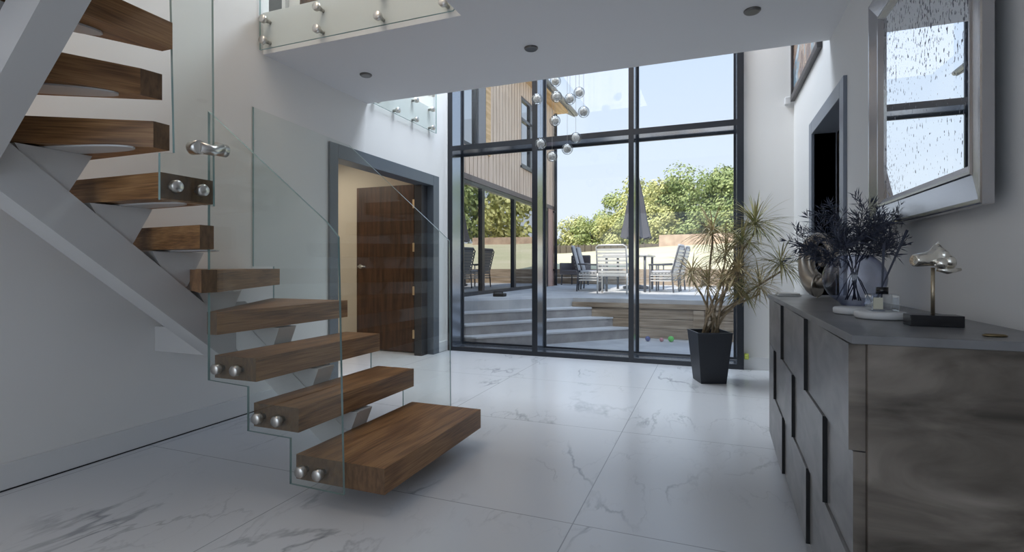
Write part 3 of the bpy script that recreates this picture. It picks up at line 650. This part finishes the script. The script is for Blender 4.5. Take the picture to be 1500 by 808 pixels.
# head: cylinder snout, raised pointed crest, round cheek, flat lower lip
b = BM()
sec = [(-.050, .008, .017, .018), (-.046, .008, .021, .022), (-.030, .010, .021, .023), (-.010, .014, .021, .026), (.004, .019, .023, .031), (.014, .018, .025, .036), (.024, .010, .026, .032), (.036, .004, .025, .027), (.047, .000, .021, .022), (.053, -.004, .012, .012)]
rings = []
for (s_, zo, hw, hh) in sec:
    c = Vector((.552+s_*.93, 1.68+s_*.25, DZ+.168+zo*.8)); ring = []
    for j in range(16):
        t = 2*math.pi*j/16; up = math.sin(t); r2 = 1+ (.35*max(0, up)**6 if -.0 < s_ < .03 else 0)
        ring.append(b.verts.new(c+Vector((-.25, .93, 0))*hw*math.cos(t)+Vector((0, 0, 1))*hh*.78*up*r2))
    rings.append(ring)
for i in range(len(rings)-1):
    for j in range(16):
        f = b.faces.new([rings[i][j], rings[i][(j+1) % 16], rings[i+1][(j+1) % 16], rings[i+1][j]]); f.smooth = True
b.faces.new(rings[0][::-1]); b.faces.new(rings[-1])
for (s_, yo, zo, rr) in ((.012, -.022, -.006, .015), (.035, -.018, .000, .014), (.022, -.014, .016, .013)):   # knuckle-like bulges
    c = (.552+s_*.93, 1.68+s_*.25+yo, DZ+.172+zo)
    lathe(b, [(.0001, -rr)] + [(rr*math.sin(math.pi*k/8), -rr*math.cos(math.pi*k/8)) for k in range(1, 8)] + [(.0001, rr)], c, 14)
# crest
c0 = Vector((.560, 1.682, DZ+.195)); v = [b.verts.new(c0+Vector(p)) for p in ((-.028, -.010, -.008), (.014, -.010, -.008), (.014, .010, -.008), (-.028, .010, -.008), (.006, .0, .030))]
for f in ((0, 1, 4), (1, 2, 4), (2, 3, 4), (3, 0, 4), (3, 2, 1, 0)): b.faces.new([v[i] for i in f])
tube(b, [(.560, 1.675, DZ+.152), (.582, 1.675, DZ+.146), (.612, 1.68, DZ+.150)], [.007, .0085, .004], 10)
bmesh.ops.recalc_face_normals(b, faces=b.faces); obj('cast_form', b, M['silver'], ms)
b = BM(); lathe(b, [(.0001, 0), (.016, 0), (.019, .003), (.014, .007), (.0001, .008)], (.0, .0, 0), 24)
bmesh.ops.scale(b, verts=b.verts, vec=(1.25, .62, .8)); bmesh.ops.translate(b, verts=b.verts, vec=(.597, 1.47, DZ+.0005))
tsolid('pebble', 'small flat bronze pebble near the front corner of the sideboard', 'ornament', b, P('bronze', (.20, .15, .08), .35, .8))

# ================================================================== MIRROR, PICTURE, SENSOR
mr = thing('wall_mirror', 'large silver-framed mirror with speckled glass hanging above the sideboard', 'mirror', (.69, 2.21, 1.165))
y0, y1, z0, z1 = 1.70, 2.735, 1.165, 2.168
def ringloop(b, x_, i0): return [b.verts.new(p) for p in ((x_, y0+i0, z0+i0), (x_, y1-i0, z0+i0), (x_, y1-i0, z1-i0), (x_, y0+i0, z1-i0))]
b = BM(); L = [ringloop(b, .690, .03), ringloop(b, .690, 0), ringloop(b, .664, 0), ringloop(b, .661, .004), ringloop(b, .661, .014), ringloop(b, .676, .088), ringloop(b, .672, .092), ringloop(b, .672, .100), ringloop(b, .6885, .122)]
for i in range(len(L)-1):
    for k in range(4): b.faces.new([L[i][k], L[i][(k+1) % 4], L[i+1][(k+1) % 4], L[i+1][k]])
bmesh.ops.recalc_face_normals(b, faces=b.faces); obj('mirror_frame', b, M['mframe'], mr)
b = BM(); box(b, .6885, .691, y0+.1205, y1-.1205, z0+.1205, z1-.1205); obj('mirror_glass', b, M['mirror'], mr)
b = BM(); box(b, .691, .696, y0+.031, y1-.031, z0+.031, z1-.031); box(b, .696, XR-.0005, y0+.2, y1-.2, z1-.25, z1-.15); box(b, .696, XR-.0005, y0+.2, y1-.2, z0+.15, z0+.25); obj('backing_board', b, M['black'], mr)
pr = thing('framed_picture', 'dark-framed abstract picture high on the right wall by the corner', 'picture', (XR-.02, 4.8, 2.53))
y0, y1, z0, z1 = 4.16, 5.44, 2.545, 3.40
b = BM()
for q in ((y0, y1, z0, z0+.05), (y0, y1, z1-.05, z1), (y0, y0+.05, z0+.05, z1-.05), (y1-.05, y1, z0+.05, z1-.05)): box(b, XR-.035, XR-.001, *q)
obj('picture_frame', b, P('dark_picture_frame', (.035, .032, .035), .35), pr)
m, n, l, bb = newmat('abstract_print')
t = n.new('ShaderNodeTexCoord'); z = n.new('ShaderNodeTexNoise'); z.inputs['Scale'].default_value = 3.2; z.inputs['Detail'].default_value = 9; z.inputs['Distortion'].default_value = 1.2
rr = n.new('ShaderNodeValToRGB'); ce = rr.color_ramp; ce.elements[0].position = .3; ce.elements[0].color = (.06, .12, .18, 1); ce.elements[1].position = .72; ce.elements[1].color = (.55, .62, .68, 1)
for p_, c_ in ((.44, (.20, .10, .07)), (.52, (.42, .30, .22)), (.6, (.18, .30, .38))): e = ce.elements.new(p_); e.color = (*c_, 1)
l.new(t.outputs['Object'], z.inputs['Vector']); l.new(z.outputs[0], rr.inputs[0]); l.new(rr.outputs[0], bb.inputs['Base Color']); bb.inputs['Roughness'].default_value = .2
b = BM(); box(b, XR-.015, XR-.004, y0+.05, y1-.05, z0+.05, z1-.05); obj('print', b, m, pr)
b = BM(); box(b, .655, .705, YB-.05, YB-.0005, 2.53, 2.60, bev=.008); tsolid('motion_sensor', 'small white alarm sensor in the corner below the picture', 'sensor', b, M['skirt'])
b = BM(); box(b, .305, .345, YB-.055, YB-.0185, .10, .155, bev=.006); box(b, .31, .34, YB-.075, YB-.056, .112, .145, bev=.006); tsolid('air_freshener', 'small yellow-green plug-in on the wall pier behind the planter', 'air freshener', b, P('yellow_green', (.55, .62, .12), .5))

# ================================================================== POTTED DRACAENA
pc = Vector((-.010, 4.80, 0))
pp_ = thing('potted_dracaena', 'tall dracaena with spiky leaf crowns in a charcoal tapered planter by the window', 'potted plant', pc)
b = BM(); ang = R(19)
def sq(h, s_): return [Vector((pc.x+math.cos(ang+R(45+90*k))*s_*.7071, pc.y+math.sin(ang+R(45+90*k))*s_*.7071, h)) for k in range(4)]
loops = [sq(0.001, .215), sq(.425, .292), sq(.438, .297), sq(.438, .272), sq(.395, .265)]
vl = [[b.verts.new(p) for p in lp] for lp in loops]
for i in range(len(vl)-1):
    for k in range(4): b.faces.new([vl[i][k], vl[i][(k+1) % 4], vl[i+1][(k+1) % 4], vl[i+1][k]])
b.faces.new(vl[0][::-1]); bmesh.ops.recalc_face_normals(b, faces=b.faces); obj('planter', b, M['planter'], pp_)
b = BM(); q = sq(.400, .262); b.faces.new([b.verts.new(p) for p in q]); bmesh.ops.subdivide_edges(b, edges=b.edges[:], cuts=8, use_grid_fill=True)
for v in b.verts: v.co.z += random.uniform(-.004, .006)
obj('soil', b, M['soil'], pp_)
random.seed(5)
def crown(c, n_, L, mat, droop=1.0, upb=.35):
    b = BM(); c = Vector(c)
    for k in range(n_):
        az = random.uniform(0, 2*math.pi); el = math.asin(random.uniform(-.55, 1))
        d = Vector((math.cos(az)*math.cos(el), math.sin(az)*math.cos(el), math.sin(el))); LL = L*random.uniform(.75, 1.15)
        side = d.cross(Vector((0, 0, 1))); side = side.normalized() if side.length > .1 else Vector((1, 0, 0))
        p = c + d*.012 + Vector((0, 0, random.uniform(-.05, .02))); prev = None; seg = 7; v_ = d.copy()
        for s_ in range(seg+1):
            f = s_/seg; w_ = .0050*math.sin(math.pi*min(1, .18+f*.82))**.7 if f < 1 else .0003
            up = side.cross(v_).normalized()
            row = [b.verts.new(p+side*w_+up*w_*.45), b.verts.new(p), b.verts.new(p-side*w_+up*w_*.45)]
            if prev:
                for j in range(2): fc = b.faces.new([prev[j], prev[j+1], row[j+1], row[j]]); fc.smooth = True
            prev = row; v_ = (v_ + Vector((0, 0, -1))*droop*.13*(.4+f)).normalized(); p = p + v_*LL/seg
    lim = XR-.03
    for v in b.verts:
        if v.co.x > lim: v.co.x = lim - (v.co.x-lim)*.1
        if v.co.y > YB-.08: v.co.y = YB-.08 - (v.co.y-YB+.08)*.1
    return obj('leaf_crown', b, mat, pp_, merge=False)
cr_ = [((.353, 4.80, 1.37), 75, .30, 0), ((.015, 4.72, 1.31), 60, .28, 1), ((.545, 4.78, 1.04), 55, .27, 0), ((-.150, 4.68, .965), 50, .25, 1), ((-.02, 4.70, .87), 42, .22, 1), ((.21, 4.62, .98), 52, .27, 1), ((.245, 4.84, .80), 60, .26, 0), ((.12, 4.92, 1.12), 50, .28, 1), ((.24, 4.7, 1.22), 55, .28, 0), ((.10, 4.66, .90), 45, .24, 1), ((.40, 4.95, .84), 45, .24, 1)]
for c, n_, L, mi in cr_: crown(c, int(n_*1.5), L, M['leafdry'] if mi else M['leaf'], .85)
roots = [(-.07, 4.77), (-.04, 4.82), (.01, 4.78), (.04, 4.84), (.055, 4.79)]
for i, (c, _, _, _) in enumerate(cr_):
    rx, ry = roots[i % 5]; b = BM()
    p0 = Vector((rx, ry, .39)); p3 = Vector(c)+Vector((0, 0, -.03)); bend = Vector(((c[0]-rx)*.15, (c[1]-ry)*.2, 0))
    tube(b, [p0, p0.lerp(p3, .3)-bend*.8, p0.lerp(p3, .65)-bend*.6, p3-Vector((0, 0, .05)), p3], [.012, .010, .009, .008, .008], 10); obj('stem', b, M['stem'], pp_)

# ================================================================== OUTSIDE: PATIO, STEPS, TERRACE
TZ = .53
b = BM(); prism(b, [(-3.58, 5.74), (9, 5.74), (9, 7.56), (-3.58, 7.56)], -.16, -.02)
struct(obj('patio_paving', b, M['paving']), 'pale lower patio outside the window', 'paving')
nos = [(.13, [(-2.95, 5.75), (-2.70, 5.755), (-2.0, 6.46), (-1.26, 7.22), (-.99, 7.50)]), (.265, [(-2.95, 5.78), (-2.88, 5.82), (-2.12, 6.72), (-1.33, 7.50)]), (.40, [(-3.02, 5.94), (-2.955, 6.01), (-2.17, 6.93), (-1.64, 7.50)])]
gs = thing('garden_steps', 'grey stone garden steps rising to the terrace outside the window', 'steps', (-2.4, 6.6, -.02))
for i, (z, ln) in enumerate(nos):
    b = BM(); poly = ln + [(-3.57, 7.50), (-3.57, ln[0][1])]; prism(b, poly, (-.02 if i == 0 else nos[i-1][0]), z-.022)
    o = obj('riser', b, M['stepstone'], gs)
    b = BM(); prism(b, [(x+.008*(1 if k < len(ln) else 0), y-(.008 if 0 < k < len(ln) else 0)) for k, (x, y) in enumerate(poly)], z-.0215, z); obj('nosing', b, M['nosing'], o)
topln = [(-3.12, 6.18), (-3.07, 6.24), (-2.25, 7.15), (-1.93, 7.51)]
b = BM(); prism(b, topln + [(-1.93, 7.54), (9, 7.54), (9, 13.5), (-5.5, 13.5), (-5.5, 12.6), (-3.555, 12.6), (-3.555, 6.18)], .401, TZ)
struct(obj('terrace_paving', b, M['paving']), 'pale raised terrace paving', 'paving')
# sleepers retaining wall
rw = thing('retaining_wall', 'timber sleeper retaining wall below the terrace edge', 'wall', (2, 7.52, -.02))
for k in range(3):
    b = BM(); box(b, -1.95 if k == 2 else (-1.60 if k == 1 else -1.25), 9, 7.505, 7.60, -.02+.14*k+.002, -.02+.14*(k+1)-.003, bev=.006); obj('sleeper', b, M['sleeper'], rw)
b = BM(); box(b, -1.9, 9, 7.50, 7.54, .401-.0, .402); b.free()
for x in (-.22, 1.7):
    b = BM(); box(b, x, x+.14, 7.42, 7.50, -.02, .39, bev=.006); obj('post', b, M['sleeper'], rw)
b = BM(); box(b, -1.93, 9, 7.480, 7.5395, .404, .470); b2 = obj('capping_beam', b, M['sleeper'], rw)
# balls
for (x, y, r_, c, lab) in ((-.80, 7.20, .035, (.06, .08, .25), 'small dark blue ball on the lower patio by the sleeper wall'), (-.62, 7.22, .028, (.45, .20, .22), 'small pink ball on the lower patio between two others'), (-.50, 7.25, .040, (.12, .55, .10), 'small bright green ball on the lower patio by the sleeper wall')):
    b = BM(); lathe(b, [(.0001, 0)] + [(r_*math.sin(math.pi*k/10), r_-r_*math.cos(math.pi*k/10)) for k in range(1, 10)] + [(.0001, 2*r_)], (x, y, -.02), 18); tsolid('toy_ball', lab, 'ball', b, P('ball_plastic', c, .4))
b = BM(); box(b, -3.17, -2.99, 7.36, 7.50, TZ+.001, TZ+.05, bev=.01); tube(b, [(-3.16, 7.37, TZ+.07), (-3.0, 7.37, TZ+.07)], .010, 8); tube(b, [(-3.15, 7.37, TZ+.04), (-3.15, 7.37, TZ+.07)], .006, 6); tube(b, [(-3.01, 7.37, TZ+.04), (-3.01, 7.37, TZ+.07)], .006, 6)
tsolid('boot_scraper', 'small black low object on the terrace in front of the wing doors', 'boot scraper', b, M['black'])

# ================================================================== TIMBER WING
WX = -3.56
wg = thing('timber_clad_wing', 'two storey wing with vertical timber cladding, glazed doors and oversailing roof', 'building', (WX-2.5, 9, TZ))
WY0, WY1 = 5.70, 12.05
def clad(b, y0, y1, z0, z1):
    box(b, WX-.10, WX-.03, y0, y1, z0, z1, 1)
    y = y0+.004
    while y < y1-.03:
        box(b, WX-.03, WX-.004, y, min(y+.124, y1), z0, z1, 0); y += .150
b = BM(); clad(b, WY0, 8.15, 2.46, 2.90); clad(b, 8.15, 9.72, 2.46, 4.80); clad(b, 9.72, 11.05, 2.46, 3.03); clad(b, 9.72, 11.05, 4.45, 4.80); clad(b, 11.05, WY1, 2.46, 4.80)
obj('cladding', b, [M['clad'], M['clad_dark']], wg)
b = BM(); box(b, WX-.12, WX+.0, WY0, WY1, 2.37, 2.459); box(b, WX-5, WX-.13, WY1-.1, WY1, TZ, 4.8); box(b, WX-5, WX-.13, WY0, WY0+.1, 0, 4.8); box(b, WX-5.1, WX-5.0, WY0, WY1, 0, 4.8); box(b, WX-5, WX-.13, WY0+.1, WY1-.1, 2.37, 2.6); box(b, WX-5, WX-.13, WY0+.1, WY1-.1, .35, TZ)
obj('wall', b, P('wing_fascia', (.16, .13, .12), .7), wg)
b = BM(); box(b, WX-.30, WX-.004, 11.60, WY1, TZ, 2.368); obj('brick_pier', b, M['brick'], wg)
b = BM(); tube(b, [(WX+.05, WY1-.04, TZ+.01), (WX+.05, WY1-.04, 4.70)], .04, 12)
for z in (.9, 2.3, 3.6): box(b, WX-.01, WX+.06, WY1-.10, WY1+.02, z, z+.04)
obj('downpipe', b, M['frame'], wg)
# upper left glazing + post + golden corner
b = BM(); box(b, WX-.10, WX+.01, 7.66, 7.95, 2.901, 4.80); obj('window_post', b, P('grey_post', (.20, .20, .22), .5), wg)
b = BM(); box(b, WX-.10, WX+.015, 7.951, 8.149, 2.901, 4.80); obj('corner_board', b, M['soffit'], wg)
refl = thin_glass('wing_window_glass', (.30, .34, .36), .55)
def wwin(y0, y1, z0, z1, bars=(), tr=()):
    b = BM(); f_ = .06
    for q in ((y0, y1, z0, z0+f_), (y0, y1, z1-f_, z1), (y0, y0+f_, z0+f_, z1-f_), (y1-f_, y1, z0+f_, z1-f_)): box(b, WX-.09, WX-.015, *q)
    for y in bars: box(b, WX-.09, WX-.012, y-.05, y+.05, z0+f_, z1-f_)
    for z in tr: box(b, WX-.08, WX-.012, y0+f_, y1-f_, z-.03, z+.03)
    o = obj('window_frame', b, M['frame'], wg)
    b = BM(); v = [b.verts.new(p) for p in ((WX-.05, y0+f_, z0+f_), (WX-.05, y1-f_, z0+f_), (WX-.05, y1-f_, z1-f_), (WX-.05, y0+f_, z1-f_))]; b.faces.new(v); obj('pane', b, refl, o)
wwin(5.75, 7.655, 2.905, 4.80); wwin(9.725, 11.045, 3.035, 4.445, (10.35,), (4.0,)); wwin(5.75, 11.59, TZ+.001, 2.365, (7.9, 9.4), ())
b = BM(); box(b, WX-.02, WX+.03, 9.68, 11.08, 2.99, 3.034); obj('window_sill', b, M['frame'], wg)
# roof: eaves along Y with golden soffit
b = BM(); v = []
for y in (WY0, 13.0): v += [b.verts.new(p) for p in ((WX+.28, y, 4.86), (WX-2.6, y, 6.4), (WX-5.6, y, 4.86), (WX-5.6, y, 4.98), (WX-2.6, y, 6.55), (WX+.30, y, 5.0))]
for i in range(6): b.faces.new([v[i], v[(i+1) % 6], v[6+(i+1) % 6], v[6+i]])
b.faces.new(v[:6][::-1]); b.faces.new(v[6:]); bmesh.ops.recalc_face_normals(b, faces=b.faces); obj('roof', b, M['roof'], wg)
b = BM(); box(b, WX-.10, WX+.26, WY0, 12.4, 4.80, 4.859); obj('soffit', b, M['soffit'], wg)
b = BM(); tube(b, [(WX+.34, WY0, 4.90), (WX+.34, 12.9, 4.90)], .05, 10); obj('gutter', b, M['roof'], wg)
b = BM(); box(b, WX-5, WX-.02, WY1-.0, WY1+.05, 4.3, 4.799); obj('gable_board', b, M['soffit'], wg)

# ================================================================== GARDEN FURNITURE
def garden_chair(label, loc, rz, cushion=True, pale=False):
    t = thing('garden_chair', label, 'chair', loc, 'slatted chairs round the garden table', rz)
    mt = M['alu_l'] if pale else M['alu_d']; W = .25; 
    for sx_ in (-1, 1):
        for (y_, yt, zt_) in ((.20, .20, .50), (-.22, -.19, .40)):
            b = BM(); tube(b, [(sx_*W, y_, 0.002), (sx_*W, yt, zt_)], .014, 8); obj('leg', b, mt, t, world=False)
        b = BM(); tube(b, [(sx_*W, .22, .50), (sx_*W, -.20, .515)], .015, 8); obj('armrest', b, mt, t, world=False)
    b = BM(); tube(b, [(-W, -.19, .34), (-W, -.31, .80), (-W+.05, -.315, .83), (W-.05, -.315, .83), (W, -.31, .80), (W, -.19, .34)], .014, 8); obj('back_frame', b, mt, t, world=False)
    b = BM()
    for k in range(7): z = .38+k*.062; y_ = -.205-(z-.34)*.25; box(b, -W+.01, W-.01, y_-.006, y_+.006, z-.019, z+.019)
    obj('back_slats', b, M['alu_l'], t, world=False)
    b = BM()
    for k in range(7): y_ = -.17+k*.06; box(b, -W+.01, W-.01, y_-.02, y_+.02, .335, .349)
    box(b, -W+.008, W-.008, .205, .22, .30, .348); box(b, -W+.008, W-.008, -.21, -.195, .30, .348)
    for z in (.20, .25, .30): 
        for sx_ in (-1, 1): box(b, sx_*W-.008, sx_*W+.008, -.18, .19, z, z+.022)
    obj('seat', b, M['alu_l'], t, world=False)
    if cushion:
        b = BM(); box(b, -.20, .20, -.16, .20, .351, .395, bev=.018); 
        vs0 = len(b.verts); box(b, -.20, .20, -.02, .03, 0, .50, bev=.02)
        b.verts.ensure_lookup_table(); nv = [v for v in b.verts if v.index == -1 or True][vs0:]
        for v in nv: v.co = Matrix.Translation((0, -.195, .385)) @ Matrix.Rotation(R(14), 4, 'X') @ v.co
        obj('cushion', b, M['cush'], t, world=False)
    return t
garden_chair('slatted garden chair with its pale back turned to the window', (-1.56, 8.95, TZ), 0, False, True)
garden_chair('grey cushioned garden chair on the left side of the table, nearer the window', (-2.18, 9.75, TZ), R(-80))
garden_chair('grey cushioned garden chair on the left side of the table, farther from the window', (-2.28, 10.55, TZ), R(-84))
garden_chair('grey cushioned garden chair on the right side of the table, nearer the window', (-.80, 9.85, TZ), R(82))
garden_chair('grey cushioned garden chair on the right side of the table, farther from the window', (-.72, 10.55, TZ), R(84))
gt = thing('garden_table', 'garden dining table with a pale top below the closed parasol', 'table', (-1.48, 10.25, TZ))
b = BM(); box(b, -1.88, -1.06, 9.55, 10.95, TZ+.66, TZ+.69, bev=.004); obj('tabletop', b, M['alu_l'], gt)
for x in (-1.82, -1.12):
    for y in (9.62, 10.88): b = BM(); tube(b, [(x, y, TZ+.002), (x, y, TZ+.659)], .024, 10); obj('leg', b, M['alu_d'], gt)
pa = thing('parasol', 'closed charcoal parasol standing beyond the garden table', 'parasol', (-1.48, 11.10, TZ))
b = BM(); lathe(b, [(.27, .001), (.27, .05), (.06, .09), (.04, .25)], (-1.48, 11.10, TZ), 24); obj('base', b, M['alu_d'], pa)
b = BM(); tube(b, [(-1.48, 11.10, TZ+.09), (-1.48, 11.10, 3.03)], .022, 10); lathe(b, [(.03, 0), (.035, .05), (.0001, .1)], (-1.48, 11.10, 2.98), 12); obj('pole', b, M['alu_d'], pa)
b = BM(); prof = [(2.96, .05), (2.7, .10), (2.3, .17), (1.9, .23), (1.58, .29)]; rings = []
for z, r_ in prof:
    rings.append([b.verts.new((-1.48+r_*(1+.16*(1 if k % 2 else -1))*math.cos(2*math.pi*k/16), 11.10+r_*(1+.16*(1 if k % 2 else -1))*math.sin(2*math.pi*k/16), z+(.04*(k % 2) if z < 1.6 else 0))) for k in range(16)])
for i in range(4):
    for k in range(16): b.faces.new([rings[i][k], rings[i][(k+1) % 16], rings[i+1][(k+1) % 16], rings[i+1][k]])
b.faces.new(rings[0]); obj('canopy', b, M['darkfab'], pa)
ac = thing('rattan_armchair', 'dark woven armchair standing at the end of the timber wing', 'chair', (-3.22, 12.75, TZ), rz=R(160))
b = BM(); box(b, -.27, .27, -.25, .27, .26, .38, bev=.03); obj('seat', b, M['rattan'], ac, world=False)
b = BM(); box(b, -.29, .29, -.31, -.24, .26, .76, bev=.03); box(b, -.31, -.25, -.28, .24, .26, .56, bev=.02); box(b, .25, .31, -.28, .24, .26, .56, bev=.02); obj('backrest', b, M['rattan'], ac, world=False)
for sx_ in (-1, 1):
    for sy_ in (-1, 1): b = BM(); tube(b, [(sx_*.25, sy_*.23, .002), (sx_*.24, sy_*.22, .27)], .018, 8); obj('leg', b, M['alu_d'], ac, world=False)
# low walls behind the terrace
lw = thing('low_sleeper_wall', 'low timber sleeper wall at the back of the terrace', 'wall', (0, 13.6, TZ))
for k in range(3): b = BM(); box(b, -5.5, 8, 13.501, 13.62, TZ-.3+.0+.235*k, TZ-.3+.235*(k+1)-.006, bev=.005); obj('sleeper', b, M['sleeper'], lw)
for i, (x0, x1, y0, y1, lab) in enumerate(((-.75, -.20, 12.6, 13.3, 'square timber planter on the terrace right of the garden table'), (.55, 1.2, 12.7, 13.4, 'square timber planter on the terrace behind the dracaena'))):
    pl = thing('timber_planter', lab, 'planter', ((x0+x1)/2, (y0+y1)/2, TZ)); 
    for k in range(3): b = BM(); box(b, x0, x1, y0, y1, TZ+.001+.15*k, TZ+.148+.15*k, bev=.005); obj('sleeper', b, M['sleeper'], pl)

# ================================================================== LAWN, FAR WALL, TREES
b = BM(); NX, NY = 30, 30; X0, X1, Y0, Y1 = -45, 60, 13.62, 75; g = []
def lz(x, y):
    t = min(1, max(0, (y-13.6)/26)); return .92 + t*(1.55+.06*max(-8, min(8, x+4))) + .05*math.sin(x*.7+y*.3)*t
for j in range(NY+1): g.append([b.verts.new((X0+(X1-X0)*i/NX, Y0+(Y1-Y0)*(j/NY)**1.5, lz(X0+(X1-X0)*i/NX, Y0+(Y1-Y0)*(j/NY)**1.5))) for i in range(NX+1)])
for j in range(NY):
    for i in range(NX): f = b.faces.new([g[j][i], g[j][i+1], g[j+1][i+1], g[j+1][i]]); f.smooth = True
struct(obj('lawn', b, M['lawn']), 'dry yellow-green lawn rising behind the terrace', 'lawn')
b = BM(); box(b, 9, 60, 5.0, 13.61, -.3, .5); box(b, -45, -8.7, -5, 13.61, -.3, .5); struct(obj('garden_ground', b, M['lawn']), 'grass ground beside the house', 'ground')
b = BM(); prism(b, [(-3.4, 37.6), (10, 36.0), (10, 36.3), (-3.4, 37.9)], 1.5, 3.22); tsolid('garden_wall', 'low brick boundary wall below the tall trees', 'wall', b, noisy('far_brick', (.42, .30, .23), (.60, .46, .36), 2, rough=.9))
b = BM(); prism(b, [(-16, 39.0), (-3.5, 37.9), (-3.5, 38.0), (-16, 39.1)], 1.2, 2.62)
for k in range(26): x = -16+k*.5; y = 39.0-k*.044; box(b, x, x+.08, y-.08, y, 1.2, 2.70)
tsolid('timber_fence', 'dark timber fence below the hedge', 'fence', b, P('fence_wood', (.13, .11, .085), .9))
def tree(x, y, h, rad, fi, label, seed, n=2600, name='tree', cat='tree', group='trees beyond the lawn', low=.12, ls=.20):
    rnd = random.Random(seed); z0 = lz(x, y)
    t = thing(name, label, cat, (x, y, z0), group)
    b = BM(); tube(b, [(x, y, z0-.05), (x+.1, y, z0+h*.4), (x, y, z0+h*.75)], [rad*.07, rad*.05, rad*.02], 8); obj('trunk', b, M['bark'], t)
    b = BM(); blobs = []
    for k in range(26):
        a = rnd.uniform(0, 6.28); q = rnd.uniform(low, 1); rr_ = rad*math.sqrt(max(.05, 1-((q-.50)/.62)**2))*rnd.uniform(.25, .85)
        blobs.append((Vector((x+rr_*math.cos(a), y+rr_*math.sin(a), z0+h*q*.9)), rad*rnd.uniform(.22, .42)))
    for k in range(n):
        c, br = blobs[rnd.randrange(26)]; d = Vector((rnd.gauss(0, 1), rnd.gauss(0, 1), rnd.gauss(0, .8))).normalized()
        p = c + d*br*rnd.uniform(.6, 1.08)
        if p.z < z0+.1: continue
        nrm = (d+Vector((rnd.uniform(-.8, .8), rnd.uniform(-.8, .8), rnd.uniform(-.3, .9)))).normalized(); s = nrm.orthogonal().normalized(); u = nrm.cross(s); q = ls*rnd.uniform(.6, 1.3)
        b.faces.new([b.verts.new(p+s*q), b.verts.new(p+u*q*.6), b.verts.new(p-s*q), b.verts.new(p-u*q*.6)])
    obj('foliage', b, M['fol%d' % fi], t, merge=False)
TR = [(-6.9, 43, 4.6, 2.6, 0, 'rounded green tree left of the closed parasol'), (-4.6, 41, 5.6, 2.6, 1, 'tall yellow-green tree directly behind the parasol'), (-1.2, 41, 6.1, 2.7, 2, 'tallest green tree beyond the lawn, its crown above the planter'),
      (-2.9, 44, 5.6, 2.2, 3, 'ochre-tinged tree between the parasol tree and the tallest tree'), (1.9, 41, 5.4, 2.6, 2, 'dark green tree at the right edge of the window'), (4.8, 43, 6.2, 2.9, 0, 'green tree hidden behind the wall pier on the right'),
      (9, 42, 6.0, 3.0, 1, 'yellow-green tree far right beyond the wall pier'), (14, 42, 6.5, 3.2, 2, 'dark tree seen only as a reflection in the wing glass'), (20, 40, 6.5, 3.4, 0, 'mid green tree seen only as a reflection farther right'), (27, 38, 7, 3.6, 1, 'yellow-green tree seen only as a reflection at far right')]
for i, q in enumerate(TR): tree(*q, seed=20+i, n=9000 if q[0] < 6 else 2500, ls=.115 if q[0] < 6 else .25)
BU = [(-15.2, 42, 2.6, 1.9, 2, 'dark bush at the far left end of the hedge beside the wing'), (-13.0, 41, 2.9, 1.9, 1, 'bright yellow-green bush just right of the wing corner'), (-10.9, 42, 3.0, 1.9, 1, 'yellow-green bush above the dark fence, second from the wing'), (-9.0, 41, 2.8, 1.9, 0, 'mid green bush left of the parasol'), (-7.4, 40.4, 2.6, 1.7, 1, 'yellow-green bush just left of the parasol canopy'), (-5.4, 40, 2.4, 1.6, 0, 'green bush behind the parasol skirt'), (-3.4, 39.6, 2.6, 1.6, 1, 'yellow-green bush at the left end of the brick wall'), (-.4, 39.3, 2.7, 1.7, 2, 'dark green bush behind the middle of the brick wall'), (1.8, 38.8, 2.6, 1.6, 0, 'green bush behind the right part of the brick wall')]
for i, q in enumerate(BU): tree(*q, seed=60+i, n=6000, name='bush', cat='bush', group='bushes of the boundary hedge', low=.0, ls=.10)
